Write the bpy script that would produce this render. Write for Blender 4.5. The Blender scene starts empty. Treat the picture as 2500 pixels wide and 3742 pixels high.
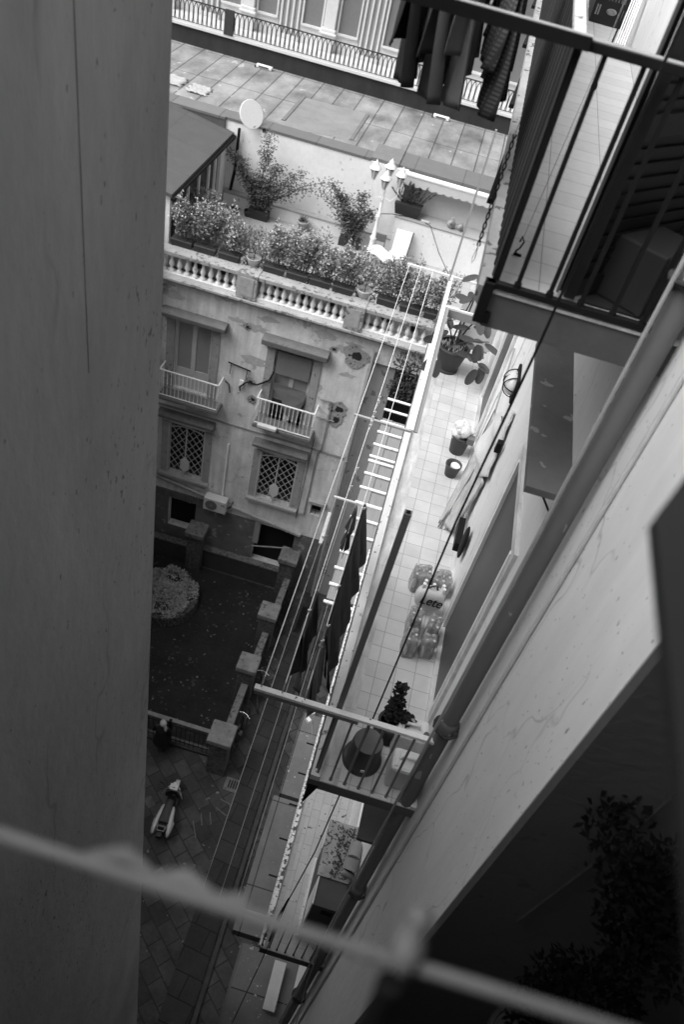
import bpy, bmesh, math, random
from mathutils import Vector, Matrix
random.seed(7)
SC = bpy.context.scene
COL = SC.collection
R = math.radians

# ---------------- camera (28 mm lens, looking down into the courtyard) ----------------
CAMP = Vector((0, 0, 24.0))
M = Matrix(((0.95770139, 0.21784328, 0.1880222), (0.28646584, -0.65974003, -0.69475205), (-0.02730129, 0.71922694, -0.69423861)))
cam = bpy.data.cameras.new('camera')
camo = bpy.data.objects.new('camera', cam); COL.objects.link(camo)
rot = Matrix((M[0], -M[1], -M[2])).transposed()
camo.matrix_world = Matrix.Translation(CAMP) @ rot.to_4x4()
cam.lens = 27.99; cam.sensor_width = 36; cam.sensor_fit = 'AUTO'
cam.clip_start = 0.02; cam.clip_end = 500
cam.dof.use_dof = True; cam.dof.focus_distance = 9.0; cam.dof.aperture_fstop = 1.9
SC.camera = camo

# ---------------- overcast sky (colourless) and soft sun ----------------
w = bpy.data.worlds.new('World'); SC.world = w; w.use_nodes = True
nt = w.node_tree; nt.nodes.clear()
sky = nt.nodes.new('ShaderNodeTexSky'); sky.sky_type = 'NISHITA'; sky.sun_disc = False
SUN_EL, SUN_ROT = R(54), R(-118)
sky.sun_elevation = SUN_EL; sky.sun_rotation = SUN_ROT; sky.dust_density = 6; sky.air_density = 2
bw = nt.nodes.new('ShaderNodeRGBToBW'); bg = nt.nodes.new('ShaderNodeBackground'); out = nt.nodes.new('ShaderNodeOutputWorld')
nt.links.new(sky.outputs[0], bw.inputs[0]); nt.links.new(bw.outputs[0], bg.inputs[0]); nt.links.new(bg.outputs[0], out.inputs[0])
bg.inputs[1].default_value = 0.10
sl = bpy.data.lights.new('sun', 'SUN'); sl.energy = 1.7; sl.angle = R(50)
so = bpy.data.objects.new('sun', sl); COL.objects.link(so)
d = Vector((math.sin(SUN_ROT) * math.cos(SUN_EL), math.cos(SUN_ROT) * math.cos(SUN_EL), math.sin(SUN_EL)))
so.rotation_euler = d.to_track_quat('Z', 'Y').to_euler(); so.location = (0, 0, 60)
vs = SC.view_settings; vs.view_transform = 'Standard'; vs.look = 'None'; vs.gamma = 1; vs.exposure = 1.0; vs.use_curve_mapping = False
SC.cycles.max_bounces = 8

# ---------------- materials ----------------
MATS = {}
def _n(nt, t, **k):
    n = nt.nodes.new(t)
    for a, v in k.items(): setattr(n, a, v)
    return n
def mat(name, base, var=0.25, scale=3.0, rough=0.8, stretch=(1, 1, 1), spots=0.0, spot_scale=9.0, spot_v=0.05, cracks=0.0,
        brick=None, metal=0.0, bump=0.0, streak=0.0, tint=None, fine=0.1, seam=None, spec=0.3, alpha=None, trans=0):
    """grey procedural material: mottling at two scales, optional dark flecks, cracks, brick/tile joints"""
    if name in MATS: return MATS[name]
    m = bpy.data.materials.new(name); m.use_nodes = True; MATS[name] = m
    nt = m.node_tree; nt.nodes.clear(); L = nt.links.new
    o = _n(nt, 'ShaderNodeOutputMaterial'); p = _n(nt, 'ShaderNodeBsdfPrincipled'); L(p.outputs[0], o.inputs[0])
    p.inputs['Roughness'].default_value = rough; p.inputs['Metallic'].default_value = metal
    p.inputs['Specular IOR Level'].default_value = spec
    g = _n(nt, 'ShaderNodeNewGeometry')
    mp = _n(nt, 'ShaderNodeMapping'); L(g.outputs['Position'], mp.inputs[0]); mp.inputs['Scale'].default_value = stretch
    def math_(op, a, b=None, clamp=False):
        n = _n(nt, 'ShaderNodeMath', operation=op, use_clamp=clamp)
        for i, x in enumerate((a, b)):
            if x is None: continue
            if isinstance(x, (int, float)): n.inputs[i].default_value = x
            else: L(x, n.inputs[i])
        return n.outputs[0]
    def ramp(x, a, b):
        n = _n(nt, 'ShaderNodeMapRange'); n.inputs[1].default_value = a; n.inputs[2].default_value = b; L(x, n.inputs[0]); return n.outputs[0]
    def noise(sc, det=5, vec=None, rgh=0.6):
        n = _n(nt, 'ShaderNodeTexNoise'); n.inputs['Scale'].default_value = sc; n.inputs['Detail'].default_value = det
        n.inputs['Roughness'].default_value = rgh; L(vec or mp.outputs[0], n.inputs['Vector']); return n.outputs[0]
    n1 = noise(scale); n2 = noise(scale * 9, 3)
    v = math_('ADD', math_('MULTIPLY', math_('SUBTRACT', n1, 0.5), var * 2.6), 1.0)
    v = math_('ADD', v, math_('MULTIPLY', math_('SUBTRACT', n2, 0.5), fine * 2))
    v = math_('MULTIPLY', v, base)
    if streak:
        mq = _n(nt, 'ShaderNodeMapping'); L(g.outputs['Position'], mq.inputs[0]); mq.inputs['Scale'].default_value = (4, 4, .35); mq.inputs['Rotation'].default_value = (R(6), R(6), 0)
        ns2 = noise(1.3, 5, mq.outputs[0], .65); v = math_('MULTIPLY', v, math_('ADD', 1.0, math_('MULTIPLY', math_('SUBTRACT', ns2, .5), streak * 3)))
    if brick:
        # brick = (width, height, mortar, mortar_value, offset, angle, plane, variation, ox, oy)
        bwid, bhei, mo, mv, off, ang, plane, bvar, ox, oy = brick
        sep = _n(nt, 'ShaderNodeSeparateXYZ'); L(g.outputs['Position'], sep.inputs[0])
        cb = _n(nt, 'ShaderNodeCombineXYZ')
        a, b = {'xy': (0, 1), 'yx': (1, 0), 'xz': (0, 2), 'yz': (1, 2)}[plane]
        L(sep.outputs[a], cb.inputs[0]); L(sep.outputs[b], cb.inputs[1])
        m2 = _n(nt, 'ShaderNodeMapping'); L(cb.outputs[0], m2.inputs[0]); m2.inputs['Rotation'].default_value = (0, 0, R(ang)); m2.inputs['Location'].default_value = (ox, oy, 0)
        bt = _n(nt, 'ShaderNodeTexBrick'); bt.offset = off; L(m2.outputs[0], bt.inputs['Vector'])
        bt.inputs['Scale'].default_value = 1; bt.inputs['Brick Width'].default_value = bwid; bt.inputs['Row Height'].default_value = bhei
        bt.inputs['Mortar Size'].default_value = mo; bt.inputs['Mortar Smooth'].default_value = 0.3
        bt.inputs['Color1'].default_value = (1 - bvar,) * 3 + (1,); bt.inputs['Color2'].default_value = (1 + bvar,) * 3 + (1,)
        bt.inputs['Mortar'].default_value = (mv,) * 3 + (1,)
        bwn = _n(nt, 'ShaderNodeRGBToBW'); L(bt.outputs[0], bwn.inputs[0])
        v = math_('MULTIPLY', v, bwn.outputs[0])
    if spots:
        ns = noise(spot_scale, 2, rgh=0.5); big = noise(scale * 0.4, 2)
        k = math_('ADD', ns, math_('MULTIPLY', big, 0.35))
        k = ramp(k, 0.93 - spots, 0.95 - spots)
        mx = _n(nt, 'ShaderNodeMix', data_type='FLOAT'); L(k, mx.inputs[0]); L(v, mx.inputs[2]); mx.inputs[3].default_value = spot_v; v = mx.outputs[0]
    if cracks:
        dn = noise(scale * 2, 4); dv = _n(nt, 'ShaderNodeVectorMath', operation='ADD'); L(mp.outputs[0], dv.inputs[0])
        sc_ = _n(nt, 'ShaderNodeVectorMath', operation='SCALE'); nn = _n(nt, 'ShaderNodeTexNoise'); nn.inputs['Scale'].default_value = 2.5; L(mp.outputs[0], nn.inputs['Vector'])
        L(nn.outputs['Color'], sc_.inputs[0]); sc_.inputs['Scale'].default_value = 0.6; L(sc_.outputs[0], dv.inputs[1])
        vo = _n(nt, 'ShaderNodeTexVoronoi', feature='DISTANCE_TO_EDGE'); vo.inputs['Scale'].default_value = cracks; L(dv.outputs[0], vo.inputs['Vector'])
        c = math_('SUBTRACT', 1.0, ramp(vo.outputs['Distance'], 0.0, 0.012)); msk = ramp(noise(0.9, 2), 0.44, 0.54)
        c = math_('MULTIPLY', math_('MULTIPLY', c, msk), 0.32)
        v = math_('MULTIPLY', v, math_('SUBTRACT', 1.0, c))
    v = math_('MAXIMUM', v, 0.004)
    cc = _n(nt, 'ShaderNodeCombineColor')
    for i in range(3): L(v, cc.inputs[i])
    L(cc.outputs[0], p.inputs['Base Color'])
    if bump:
        b = _n(nt, 'ShaderNodeBump'); b.inputs['Strength'].default_value = min(1, bump); b.inputs['Distance'].default_value = 0.02
        L(n2, b.inputs['Height']); L(b.outputs[0], p.inputs['Normal'])
    if trans: p.inputs['Transmission Weight'].default_value = trans
    if alpha is not None: p.inputs['Alpha'].default_value = alpha
    return m

# ---------------- mesh builder ----------------
class MB:
    def __init__(s): s.v = []; s.f = []; s.sm = []
    def add(s, vs, fs, smooth=False):
        o = len(s.v); s.v += [Vector(q) for q in vs]; s.f += [[i + o for i in f] for f in fs]; s.sm += [smooth] * len(fs); return s
    def box(s, x0, x1, y0, y1, z0, z1):
        vs = [(x, y, z) for z in (z0, z1) for y in (y0, y1) for x in (x0, x1)]
        return s.add(vs, [(0, 2, 3, 1), (4, 5, 7, 6), (0, 1, 5, 4), (2, 6, 7, 3), (0, 4, 6, 2), (1, 3, 7, 5)])
    def obox(s, c, ax, h):
        c = Vector(c); ax = [Vector(a).normalized() for a in ax]
        vs = [c + ax[0] * h[0] * i + ax[1] * h[1] * j + ax[2] * h[2] * k for k in (-1, 1) for j in (-1, 1) for i in (-1, 1)]
        return s.add(vs, [(0, 2, 3, 1), (4, 5, 7, 6), (0, 1, 5, 4), (2, 6, 7, 3), (0, 4, 6, 2), (1, 3, 7, 5)])
    def beam(s, p, q, wd, ht, up=(0, 0, 1)):
        p = Vector(p); q = Vector(q); d = q - p; up = Vector(up)
        if abs(d.normalized().dot(up)) > 0.99: up = Vector((0, 1, 0))
        sd = d.cross(up).normalized(); u2 = sd.cross(d).normalized()
        return s.obox((p + q) / 2, (d, sd, u2), (d.length / 2, wd / 2, ht / 2))
    def cyl(s, p, q, r, r2=None, n=10, caps=True):
        p = Vector(p); q = Vector(q); r2 = r if r2 is None else r2
        d = (q - p).normalized(); a = d.orthogonal().normalized(); b = d.cross(a)
        vs = []
        for c, rr in ((p, r), (q, r2)):
            for i in range(n):
                t = 2 * math.pi * i / n; vs.append(c + (a * math.cos(t) + b * math.sin(t)) * rr)
        s.add(vs, [(i, (i + 1) % n, n + (i + 1) % n, n + i) for i in range(n)], True)
        if caps: s.add(vs[:n], [tuple(range(n - 1, -1, -1))]); s.add(vs[n:], [tuple(range(n))])
        return s
    def tube(s, pts, r, n=8):
        pts = [Vector(p) for p in pts]; rings = []; a = None
        for i, p in enumerate(pts):
            d = (pts[min(i + 1, len(pts) - 1)] - pts[max(i - 1, 0)]).normalized()
            if a is None: a = d.orthogonal().normalized()
            a = (a - d * a.dot(d)).normalized(); b = d.cross(a)
            rr = r[i] if isinstance(r, (list, tuple)) else r
            rings.append([p + (a * math.cos(2 * math.pi * k / n) + b * math.sin(2 * math.pi * k / n)) * rr for k in range(n)])
        vs = [v for g in rings for v in g]; fs = []
        for i in range(len(pts) - 1):
            for k in range(n): fs.append((i * n + k, i * n + (k + 1) % n, (i + 1) * n + (k + 1) % n, (i + 1) * n + k))
        s.add(vs, fs, True); s.add(rings[0], [tuple(range(n - 1, -1, -1))]); s.add(rings[-1], [tuple(range(n))]); return s
    def lathe(s, c, prof, n=12, ax=(0, 0, 1)):
        c = Vector(c); ax = Vector(ax).normalized(); a = ax.orthogonal().normalized(); b = ax.cross(a); vs = []
        for r, h in prof:
            for k in range(n):
                t = 2 * math.pi * (k + .5) / n; vs.append(c + ax * h + (a * math.cos(t) + b * math.sin(t)) * max(r, 1e-4))
        fs = [(i * n + k, i * n + (k + 1) % n, (i + 1) * n + (k + 1) % n, (i + 1) * n + k) for i in range(len(prof) - 1) for k in range(n)]
        return s.add(vs, fs, True)
    def poly(s, pts): return s.add(pts, [tuple(range(len(pts)))])
    def prism(s, pts, off):
        off = Vector(off); n = len(pts); a = [Vector(p) for p in pts]; b = [p + off for p in a]
        return s.add(a + b, [tuple(range(n - 1, -1, -1)), tuple(range(n, 2 * n))] + [(i, (i + 1) % n, n + (i + 1) % n, n + i) for i in range(n)])
    def grid(s, fn, nu, nv, smooth=True):
        vs = [fn(i / nu, j / nv) for j in range(nv + 1) for i in range(nu + 1)]
        return s.add(vs, [(j * (nu + 1) + i, j * (nu + 1) + i + 1, (j + 1) * (nu + 1) + i + 1, (j + 1) * (nu + 1) + i) for j in range(nv) for i in range(nu)], smooth)
    def blob(s, c, rad, n=10, m=6, jit=0.0):
        c = Vector(c); rad = rad if isinstance(rad, (list, tuple)) else (rad,) * 3
        def fn(u, v):
            t = u * 2 * math.pi; q = (v - .5) * math.pi; k = 1 + jit * math.sin(t * 3 + q * 5)
            return c + Vector((math.cos(t) * math.cos(q) * rad[0], math.sin(t) * math.cos(q) * rad[1], math.sin(q) * rad[2])) * k
        return s.grid(fn, n, m)
    def leaf(s, c, d, up, ln, wd):
        c = Vector(c); d = Vector(d).normalized(); sd = d.cross(Vector(up))
        if sd.length < 1e-3: sd = d.orthogonal()
        sd.normalize(); nrm = sd.cross(d)
        return s.add([c, c + d * ln * .5 + sd * wd / 2 + nrm * wd * .15, c + d * ln, c + d * ln * .5 - sd * wd / 2 + nrm * wd * .15], [(0, 1, 2, 3)])
    def build(s, name, m, parent=None, base=None, solid=0.0, bevel=0.0):
        me = bpy.data.meshes.new(name)
        if base is None:
            if parent is not None:
                base = Vector((0, 0, 0)); q = parent
                while q is not None: base = base + q.location; q = q.parent
            else:
                xs = [v.x for v in s.v]; ys = [v.y for v in s.v]; zs = [v.z for v in s.v]
                base = Vector(((min(xs) + max(xs)) / 2, (min(ys) + max(ys)) / 2, min(zs)))
        base = Vector(base)
        me.from_pydata([tuple(v - base) for v in s.v], [], s.f)
        me.polygons.foreach_set('use_smooth', s.sm); me.update()
        bm = bmesh.new(); bm.from_mesh(me); bmesh.ops.recalc_face_normals(bm, faces=bm.faces); bm.to_mesh(me); bm.free()
        me.materials.append(m)
        o = bpy.data.objects.new(name, me); COL.objects.link(o)
        if parent is not None: o.parent = parent
        else: o.location = base
        if solid:
            md = o.modifiers.new('solid', 'SOLIDIFY'); md.thickness = solid; md.offset = 0
        if bevel:
            md = o.modifiers.new('bevel', 'BEVEL'); md.width = bevel; md.segments = 2; md.limit_method = 'ANGLE'
        return o
def tag(o, label, cat, group=None, kind=None):
    if label: o['label'] = label
    if cat: o['category'] = cat
    if group: o['group'] = group
    if kind: o['kind'] = kind
    return o
def thing(name, label, cat, loc, group=None):
    o = bpy.data.objects.new(name, None); COL.objects.link(o); o.location = Vector(loc); o.empty_display_size = 0.1
    return tag(o, label, cat, group)
def structure(name, mb, m): return tag(mb.build(name, m), None, None, None, 'structure')
def dup(root, loc, label=None):
    r = root.copy(); COL.objects.link(r); r.location = Vector(loc)
    if label: r['label'] = label
    for ch in list(root.children):
        c = ch.copy(); COL.objects.link(c); c.parent = r
        for g in list(ch.children):
            k = g.copy(); COL.objects.link(k); k.parent = c
    return r
def part_copy(o, off):
    c = o.copy(); COL.objects.link(c); c.parent = o.parent; c.location = o.location + Vector(off); return c
ORD = ['first', 'second', 'third', 'fourth', 'fifth', 'sixth', 'seventh', 'eighth', 'ninth', 'tenth', 'eleventh', 'twelfth', 'thirteenth', 'fourteenth']
def rnd(a, b): return random.uniform(a, b)
def foliage(mb, c, rad, n, ln, wd, shell=0.5, up=0.3):
    c = Vector(c)
    for _ in range(n):
        while True:
            q = Vector((rnd(-1, 1), rnd(-1, 1), rnd(-1, 1)))
            if shell * rnd(0, 1) < q.length <= 1: break
        p = c + Vector((q.x * rad[0], q.y * rad[1], q.z * rad[2]))
        dd = Vector((rnd(-1, 1), rnd(-1, 1), rnd(-.6, 1) + up)) + q * .5
        mb.leaf(p, dd, (rnd(-.5, .5), rnd(-.5, .5), 1), ln * rnd(.7, 1.3), wd * rnd(.7, 1.3))
# ================= MATERIAL SET =================
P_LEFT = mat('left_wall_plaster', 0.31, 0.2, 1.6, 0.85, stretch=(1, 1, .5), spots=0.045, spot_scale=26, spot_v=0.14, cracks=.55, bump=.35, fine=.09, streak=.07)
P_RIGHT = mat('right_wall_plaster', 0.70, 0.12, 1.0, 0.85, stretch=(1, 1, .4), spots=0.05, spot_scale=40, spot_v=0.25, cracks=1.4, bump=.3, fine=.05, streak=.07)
P_DARK = mat('shade_darkened_plaster', 0.07, 0.12, 1.5, 0.9, spots=0.02, bump=.2)  # recess plaster, base colour lowered to stand in for deep shade
P_OWN = mat('camera_building_plaster', 0.2, 0.15, 1.5, 0.9)
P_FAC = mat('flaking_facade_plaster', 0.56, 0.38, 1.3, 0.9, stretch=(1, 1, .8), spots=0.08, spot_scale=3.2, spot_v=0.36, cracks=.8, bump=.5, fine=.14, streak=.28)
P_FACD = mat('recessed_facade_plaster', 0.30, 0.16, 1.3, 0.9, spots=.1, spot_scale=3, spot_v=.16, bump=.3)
STONE = mat('window_stone', 0.14, 0.25, 4, 0.9, spots=.1, spot_scale=14, spot_v=.07, bump=.7)
STONE_L = mat('light_window_stone', 0.30, 0.22, 4, 0.9, spots=.08, spot_scale=12, spot_v=.1, bump=.6)
MOSS = mat('mossy_stone', 0.085, 0.5, 5, 0.95, spots=.22, spot_scale=11, spot_v=.05, bump=1)
BALU = mat('painted_balustrade', 0.66, 0.18, 4, 0.8, spots=.06, spot_scale=12, spot_v=.22, bump=.3)
BALUP = mat('weathered_balustrade_stone', 0.34, 0.3, 4, 0.85, spots=.16, spot_scale=9, spot_v=.15, bump=.5)
WHITEW = mat('terrace_white_wall', 0.80, 0.08, 1, 0.8, spots=.03, spot_scale=5, spot_v=.5, bump=.1)
GREYW = mat('terrace_grey_wall', 0.50, 0.05, 1, 0.8)
COPING = mat('roof_coping', 0.15, 0.12, 2, 0.85, brick=(1.6, 9, .02, .6, 0, 0, 'xy', .08, 0, 4), bump=.2)
ROOFT = mat('flat_roof_sheets', 0.21, 0.95, 1.0, 0.85, stretch=(1, .6, 1), brick=(.78, 2.7, .026, .35, 0, 0, 'xy', .10, .55, .9), spots=.03, spot_scale=4, spot_v=.4, bump=.4, fine=.2)
PALACE = mat('palace_white_stucco', 0.66, 0.06, 1, 0.8)
PALACEG = mat('palace_grey_panel', 0.19, 0.08, 1, 0.8)
DARKWALL = mat('dark_stained_parapet', 0.035, 0.45, 2.2, 0.9, stretch=(1, 1, .4))
IRON = mat('dark_iron', 0.012, 0.2, 8, 0.6, spec=.1)
IRONL = mat('roof_railing_iron', 0.045, 0.3, 8, 0.6)
WHITEP = mat('white_enamel', 0.82, 0.06, 6, 0.45, spots=.05, spot_scale=25, spot_v=.12)
WHITEM = mat('white_painted_steel', 0.80, 0.04, 6, 0.4)
GREYM = mat('grey_painted_steel', 0.20, 0.06, 6, 0.45)
GREYD = mat('dark_grey_steel', 0.095, 0.1, 8, 0.45)
TILE = mat('terrace_floor_tile', 0.56, 0.2, 3, 0.45, brick=(.1905, .1905, .0036, .5, 0, 0, 'xy', .07, .023, .02), fine=.04, spec=.5)
MARBLE = mat('veined_marble_border', 0.54, 0.6, 5, 0.4, stretch=(2.2, .5, 1), spec=.5, brick=(9, .62, .003, .7, 0, 0, 'xy', .04, 0, .2))
CURB = mat('white_kerb_paint', 0.66, 0.08, 5, 0.7, spots=.10, spot_scale=22, spot_v=.18)
UTILE = mat('upper_balcony_tile', 0.48, 0.10, 2.5, 0.5, brick=(.33, .205, .0032, .4, 0, 0, 'xy', .05, -.155, .03), spec=.4)
HERR = mat('lower_balcony_brick_tile', 0.42, 0.14, 3, 0.6, brick=(.26, .125, .004, .62, .5, 90, 'xy', .06, 0, 0), spots=.07, spot_scale=12, spot_v=.1, spec=.3)
CREN = mat('peeling_white_edge', 0.72, 0.22, 9, 0.8, stretch=(1, 1.2, 1), spots=.24, spot_scale=16, spot_v=.10)
PAVE = mat('lava_stone_paving', 0.038, 0.9, 1.1, 0.75, brick=(.58, .42, .02, .4, .45, 42, 'xy', .45, 0, 0), spots=.05, spot_scale=6, spot_v=.14, bump=.8, fine=.4, spec=.35)
PAVE2 = mat('path_paving', 0.027, 0.4, 1.6, 0.8, brick=(.9, .6, .02, .4, .5, 8, 'xy', .2, 0, 0), bump=.8, fine=.3)
SOIL = mat('garden_soil', 0.014, 0.6, 1.1, 0.95, spots=.08, spot_scale=7, spot_v=.05, bump=1, fine=.5)
LEAF = mat('shrub_leaf', 0.2, 0.5, 6, 0.6, spec=.4)
LEAFD = mat('dark_leaf', 0.035, 0.4, 8, 0.5, spec=.4)
LEAFL = mat('pale_leaf_blossom', 0.55, 0.4, 9, 0.6)
BARK = mat('bark', 0.06, 0.3, 20, 0.9)
PLASTIC_D = mat('dark_planter_plastic', 0.035, 0.15, 9, 0.5)
GLASSD = mat('dark_window_glass', 0.012, 0.2, 3, 0.15, spec=.6)
BLIND = mat('grey_window_blind', 0.26, 0.12, 2.5, 0.6)
TUFF = mat('rough_tuff', 0.10, 0.5, 3, 0.95, spots=.1, spot_scale=6, spot_v=.04, bump=1)
BLACKH = mat('black_opening', 0.006, 0.1, 3, 0.95)

# ================= GROUND =================
g = MB(); g.add([(-60, -30, 0), (60, -30, 0), (60, 90, 0), (-60, 90, 0)], [(0, 1, 2, 3)]); structure('ground', g, PAVE)
g = MB().box(-1.35, -.55, 4, 19.2, -.1, .05); structure('path', g, PAVE2)
g = MB().box(-12, -2.15, 12.55, 19.6, -.1, .06); structure('garden_ground', g, SOIL)

# ================= LEFT BUILDING =================
t = thing('apartment_building', 'tall grey plastered wall filling the left edge of the view', 'building', (-5, 0, 0))
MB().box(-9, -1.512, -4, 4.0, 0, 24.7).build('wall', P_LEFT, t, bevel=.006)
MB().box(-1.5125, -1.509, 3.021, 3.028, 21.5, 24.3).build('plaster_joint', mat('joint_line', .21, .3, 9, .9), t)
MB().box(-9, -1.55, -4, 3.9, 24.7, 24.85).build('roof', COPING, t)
t = thing('apartment_building', 'unseen plain building added on the far left to darken the courtyard', 'building', (-14, 12, 0))  # out of view, added to keep light out of the courtyard
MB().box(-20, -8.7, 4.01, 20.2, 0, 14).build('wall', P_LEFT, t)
MB().box(-20, -8.75, 4.01, 20.1, 14, 14.1).build('roof', COPING, t)
# ================= CAMERA'S OWN BUILDING =================
t = thing('apartment_building', 'plastered building behind the camera with an unseen shading slab added above', 'building', (1, -4, 0))
MB().box(-1.5, 6, -8, -1.2, 0, 25.6).build('wall', P_OWN, t)
MB().box(-1.5, 1.6, -1.2, .12, 22.25, 22.42).build('balcony_slab', STONE, t)
MB().box(-1.5, 3.0, -1.2, .0, 25.6, 25.8).build('shading_slab', P_OWN, t)  # unseen slab added overhead to shade the recess and the bottom of the view

# ================= RIGHT BUILDING =================
t = thing('apartment_building', 'pale plastered facade on the right with three stacked balconies', 'building', (4, 7, 0))
MB().box(1.15, 7, 2.0, 11.1, 0, 24.9).build('wall', P_RIGHT, t)
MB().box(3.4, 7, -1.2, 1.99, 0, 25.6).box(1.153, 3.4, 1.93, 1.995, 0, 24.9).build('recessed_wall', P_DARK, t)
MB().box(1.1, 7, 2.0, 11.15, 24.9, 25.05).build('roof', COPING, t)
def wall_door(z0, y0, y1, h, parent):
    f = MB(); x = 1.15
    f.box(x - .03, x, y0 - .09, y0, z0, z0 + h + .09).box(x - .03, x, y1, y1 + .09, z0, z0 + h + .09).box(x - .03, x, y0, y1, z0 + h, z0 + h + .09)
    fo = f.build('door_frame', MARBLE, parent)
    b = MB().box(x - .004, x + .01, y0, y1, z0, z0 + h).build('door', mat('dark_door_blind', .085, .12, 3, .5, stretch=(1, 5, .3)), parent)
    MB().box(x - .036, x - .004, y0, y0 + .04, z0, z0 + h).box(x - .036, x - .004, y1 - .04, y1, z0, z0 + h).build('jamb', WHITEM, b)
wall_door(17.6, 4.28, 5.42, 2.35, t)
wall_door(17.6, 8.7, 9.7, 2.35, t)
wall_door(13.0, 6.0, 7.2, 2.3, t)
# stone ledges above the doors
for z, col, lab in ((21.0, mat('weathered_ledge_top', .15, .25, 3, .8, spots=.07, spot_scale=9, spot_v=.3), 'canopy'), (16.38, mat('lower_ledge_top', .09, .2, 3, .8), 'canopy')):
    c = MB().box(.87 if z > 20 else .84, 1.15, 3.72 if z > 20 else 3.52, 5.43, z, z + .05).build('door_canopy', col, t)
    MB().beam((.9, 4.0, z), (1.14, 4.0, z - .32), .012, .012).beam((.9, 5.2, z), (1.14, 5.2, z - .32), .012, .012).build('bracket', IRON, c)

# ================= BALCONIES =================
def sq_bars(xs, y, z0, z1, wd, m, parent, name='baluster'):
    o = MB().box(xs[0] - wd / 2, xs[0] + wd / 2, y - wd / 2, y + wd / 2, z0, z1)
    o.cyl((xs[0], y, z0), (xs[0], y, z0 + .025), wd * .9, n=8)
    first = o.build(name, m, parent)
    for x in xs[1:]: part_copy(first, (x - xs[0], 0, 0))
# --- upper balcony (camera level) ---
UB = thing('balcony', 'upper tiled balcony with dark iron railing and ribbed screen, top right', 'balcony', (.7, 3.4, 22.1))
MB().box(.27, 1.149, 3.44, 10.95, 22.12, 22.296).build('slab', mat('balcony_slab_side', .10, .25, 3, .9, spots=.04), UB)
MB().box(.205, .27, 3.5, 10.97, 22.20, 22.285).build('slab_edge', mat('weathered_slab_edge', .34, .3, 6, .85, spots=.12, spot_scale=15, spot_v=.1), UB)
MB().box(.27, 1.149, 3.43, 3.55, 22.296, 22.312).build('marble_edge', MARBLE, UB)
MB().box(.27, 1.149, 3.55, 10.9, 22.296, 22.305).build('floor_tiles', UTILE, UB)
sq_bars([.37, .52, .665, .815, .955], 3.44, 22.35, 23.32, .019, IRON, UB)
MB().box(.235, 1.05, 3.42, 3.46, 22.325, 22.352).box(.225, .272, 3.40, 3.46, 22.15, 22.352).box(.235, .30, 3.41, 3.44, 22.15, 22.20).build('bottom_rail', IRON, UB)
tr = MB().box(.22, 1.14, 3.41, 3.465, 23.315, 23.35).build('top_rail', IRON, UB, bevel=.003)
MB().box(.30, 1.0, 3.415, 3.46, 23.351, 23.355).build('rail_cap', mat('worn_rail_top', .30, .4, 9, .7), tr)
MB().box(-.62, .30, 10.9, 10.94, 23.32, 23.36).build('clothesline_arm', IRON, UB); ar = MB().box(-.62, .30, 3.38, 3.425, 23.32, 23.365).build('clothesline_arm', IRON, UB)
MB().box(-.62, .30, 3.385, 3.42, 23.366, 23.369).build('arm_top', mat('worn_arm_top', .35, .4, 9, .7), ar)
MB().box(.235, .28, 3.47, 10.9, 23.33, 23.355).build('side_rail', CURB, UB)
sc = MB()
pts = []
N = 260
for i in range(N + 1):
    y = 3.47 + (10.85 - 3.47) * i / N; x = .268 + (.014 if (i % 4) in (1, 2) else -.014)
    pts.append((x, y))
sc.add([(x, y, z) for z in (22.32, 23.34) for x, y in pts], [(i, i + 1, N + 2 + i, N + 1 + i) for i in range(N)])
sc.build('ribbed_screen', mat('dark_ribbed_screen', .05, .3, 6, .8, stretch=(1, 1, .3), brick=(.075, 9, .02, .3, 0, 0, 'yz', .25, 0, 0), spec=.1), UB, solid=.004)
MB().box(.262, .285, 3.45, 3.475, 22.31, 23.34).build('corner_post', IRON, UB)
for i, y in enumerate((4.73, 6.63, 8.52, 10.3)):
    MB().prism([(.205, y, 22.18), (.165, y, 22.18), (.205, y + .85, 22.18)], (0, 0, .03)).build('bracket', IRON, UB)
# --- middle balcony ---
MBAL = thing('balcony', 'long middle balcony with pale square tiles and white clothesline frame', 'balcony', (.7, 3.4, 17.4))
MB().box(.19, 1.149, 3.36, 10.98, 17.45, 17.585).build('slab', mat('middle_slab_side', .12, .2, 3, .9), MBAL)
MB().box(.45, 1.10, 3.36, 10.9, 17.585, 17.6).build('floor_tiles', TILE, MBAL)
MB().box(.285, .45, 3.36, 10.9, 17.585, 17.603).build('marble_border', MARBLE, MBAL)
MB().box(1.10, 1.149, 3.36, 10.9, 17.585, 17.64).build('skirting', MARBLE, MBAL)
MB().box(.20, .284, 3.36, 10.95, 17.585, 17.66).build('kerb', CURB, MBAL)
MB().box(.192, .199, 3.36, 10.95, 17.50, 17.66).build('kerb_seam', GREYD, MBAL)
sq_bars([.255 + .1245 * i for i in range(7)], 3.4, 17.6, 18.63, .018, GREYM, MBAL)
MB().box(-.43, 1.06, 3.375, 3.42, 18.63, 18.665).build('top_rail', WHITEP, MBAL, bevel=.003)
MB().box(-.425, .42, 3.377, 3.418, 18.585, 18.629).build('clothesline_arm', GREYM, MBAL)
MB().box(.225, .27, 3.43, 3.475, 17.61, 20.82).build('post', mat('brown_tube', .17, .08, 5, .5), MBAL)
MB().box(.235, .26, 3.44, 3.465, 20.82, 20.828).build('post_cap', BLACKH, MBAL)
MB().box(.197, .225, 10.80, 10.83, 17.6, 20.75).build('post', mat('grey_tube', .33, .05, 5, .5), MBAL)
MB().box(.205, .262, 7.15, 10.95, 18.60, 18.63).build('side_rail', WHITEM, MBAL)
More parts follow.
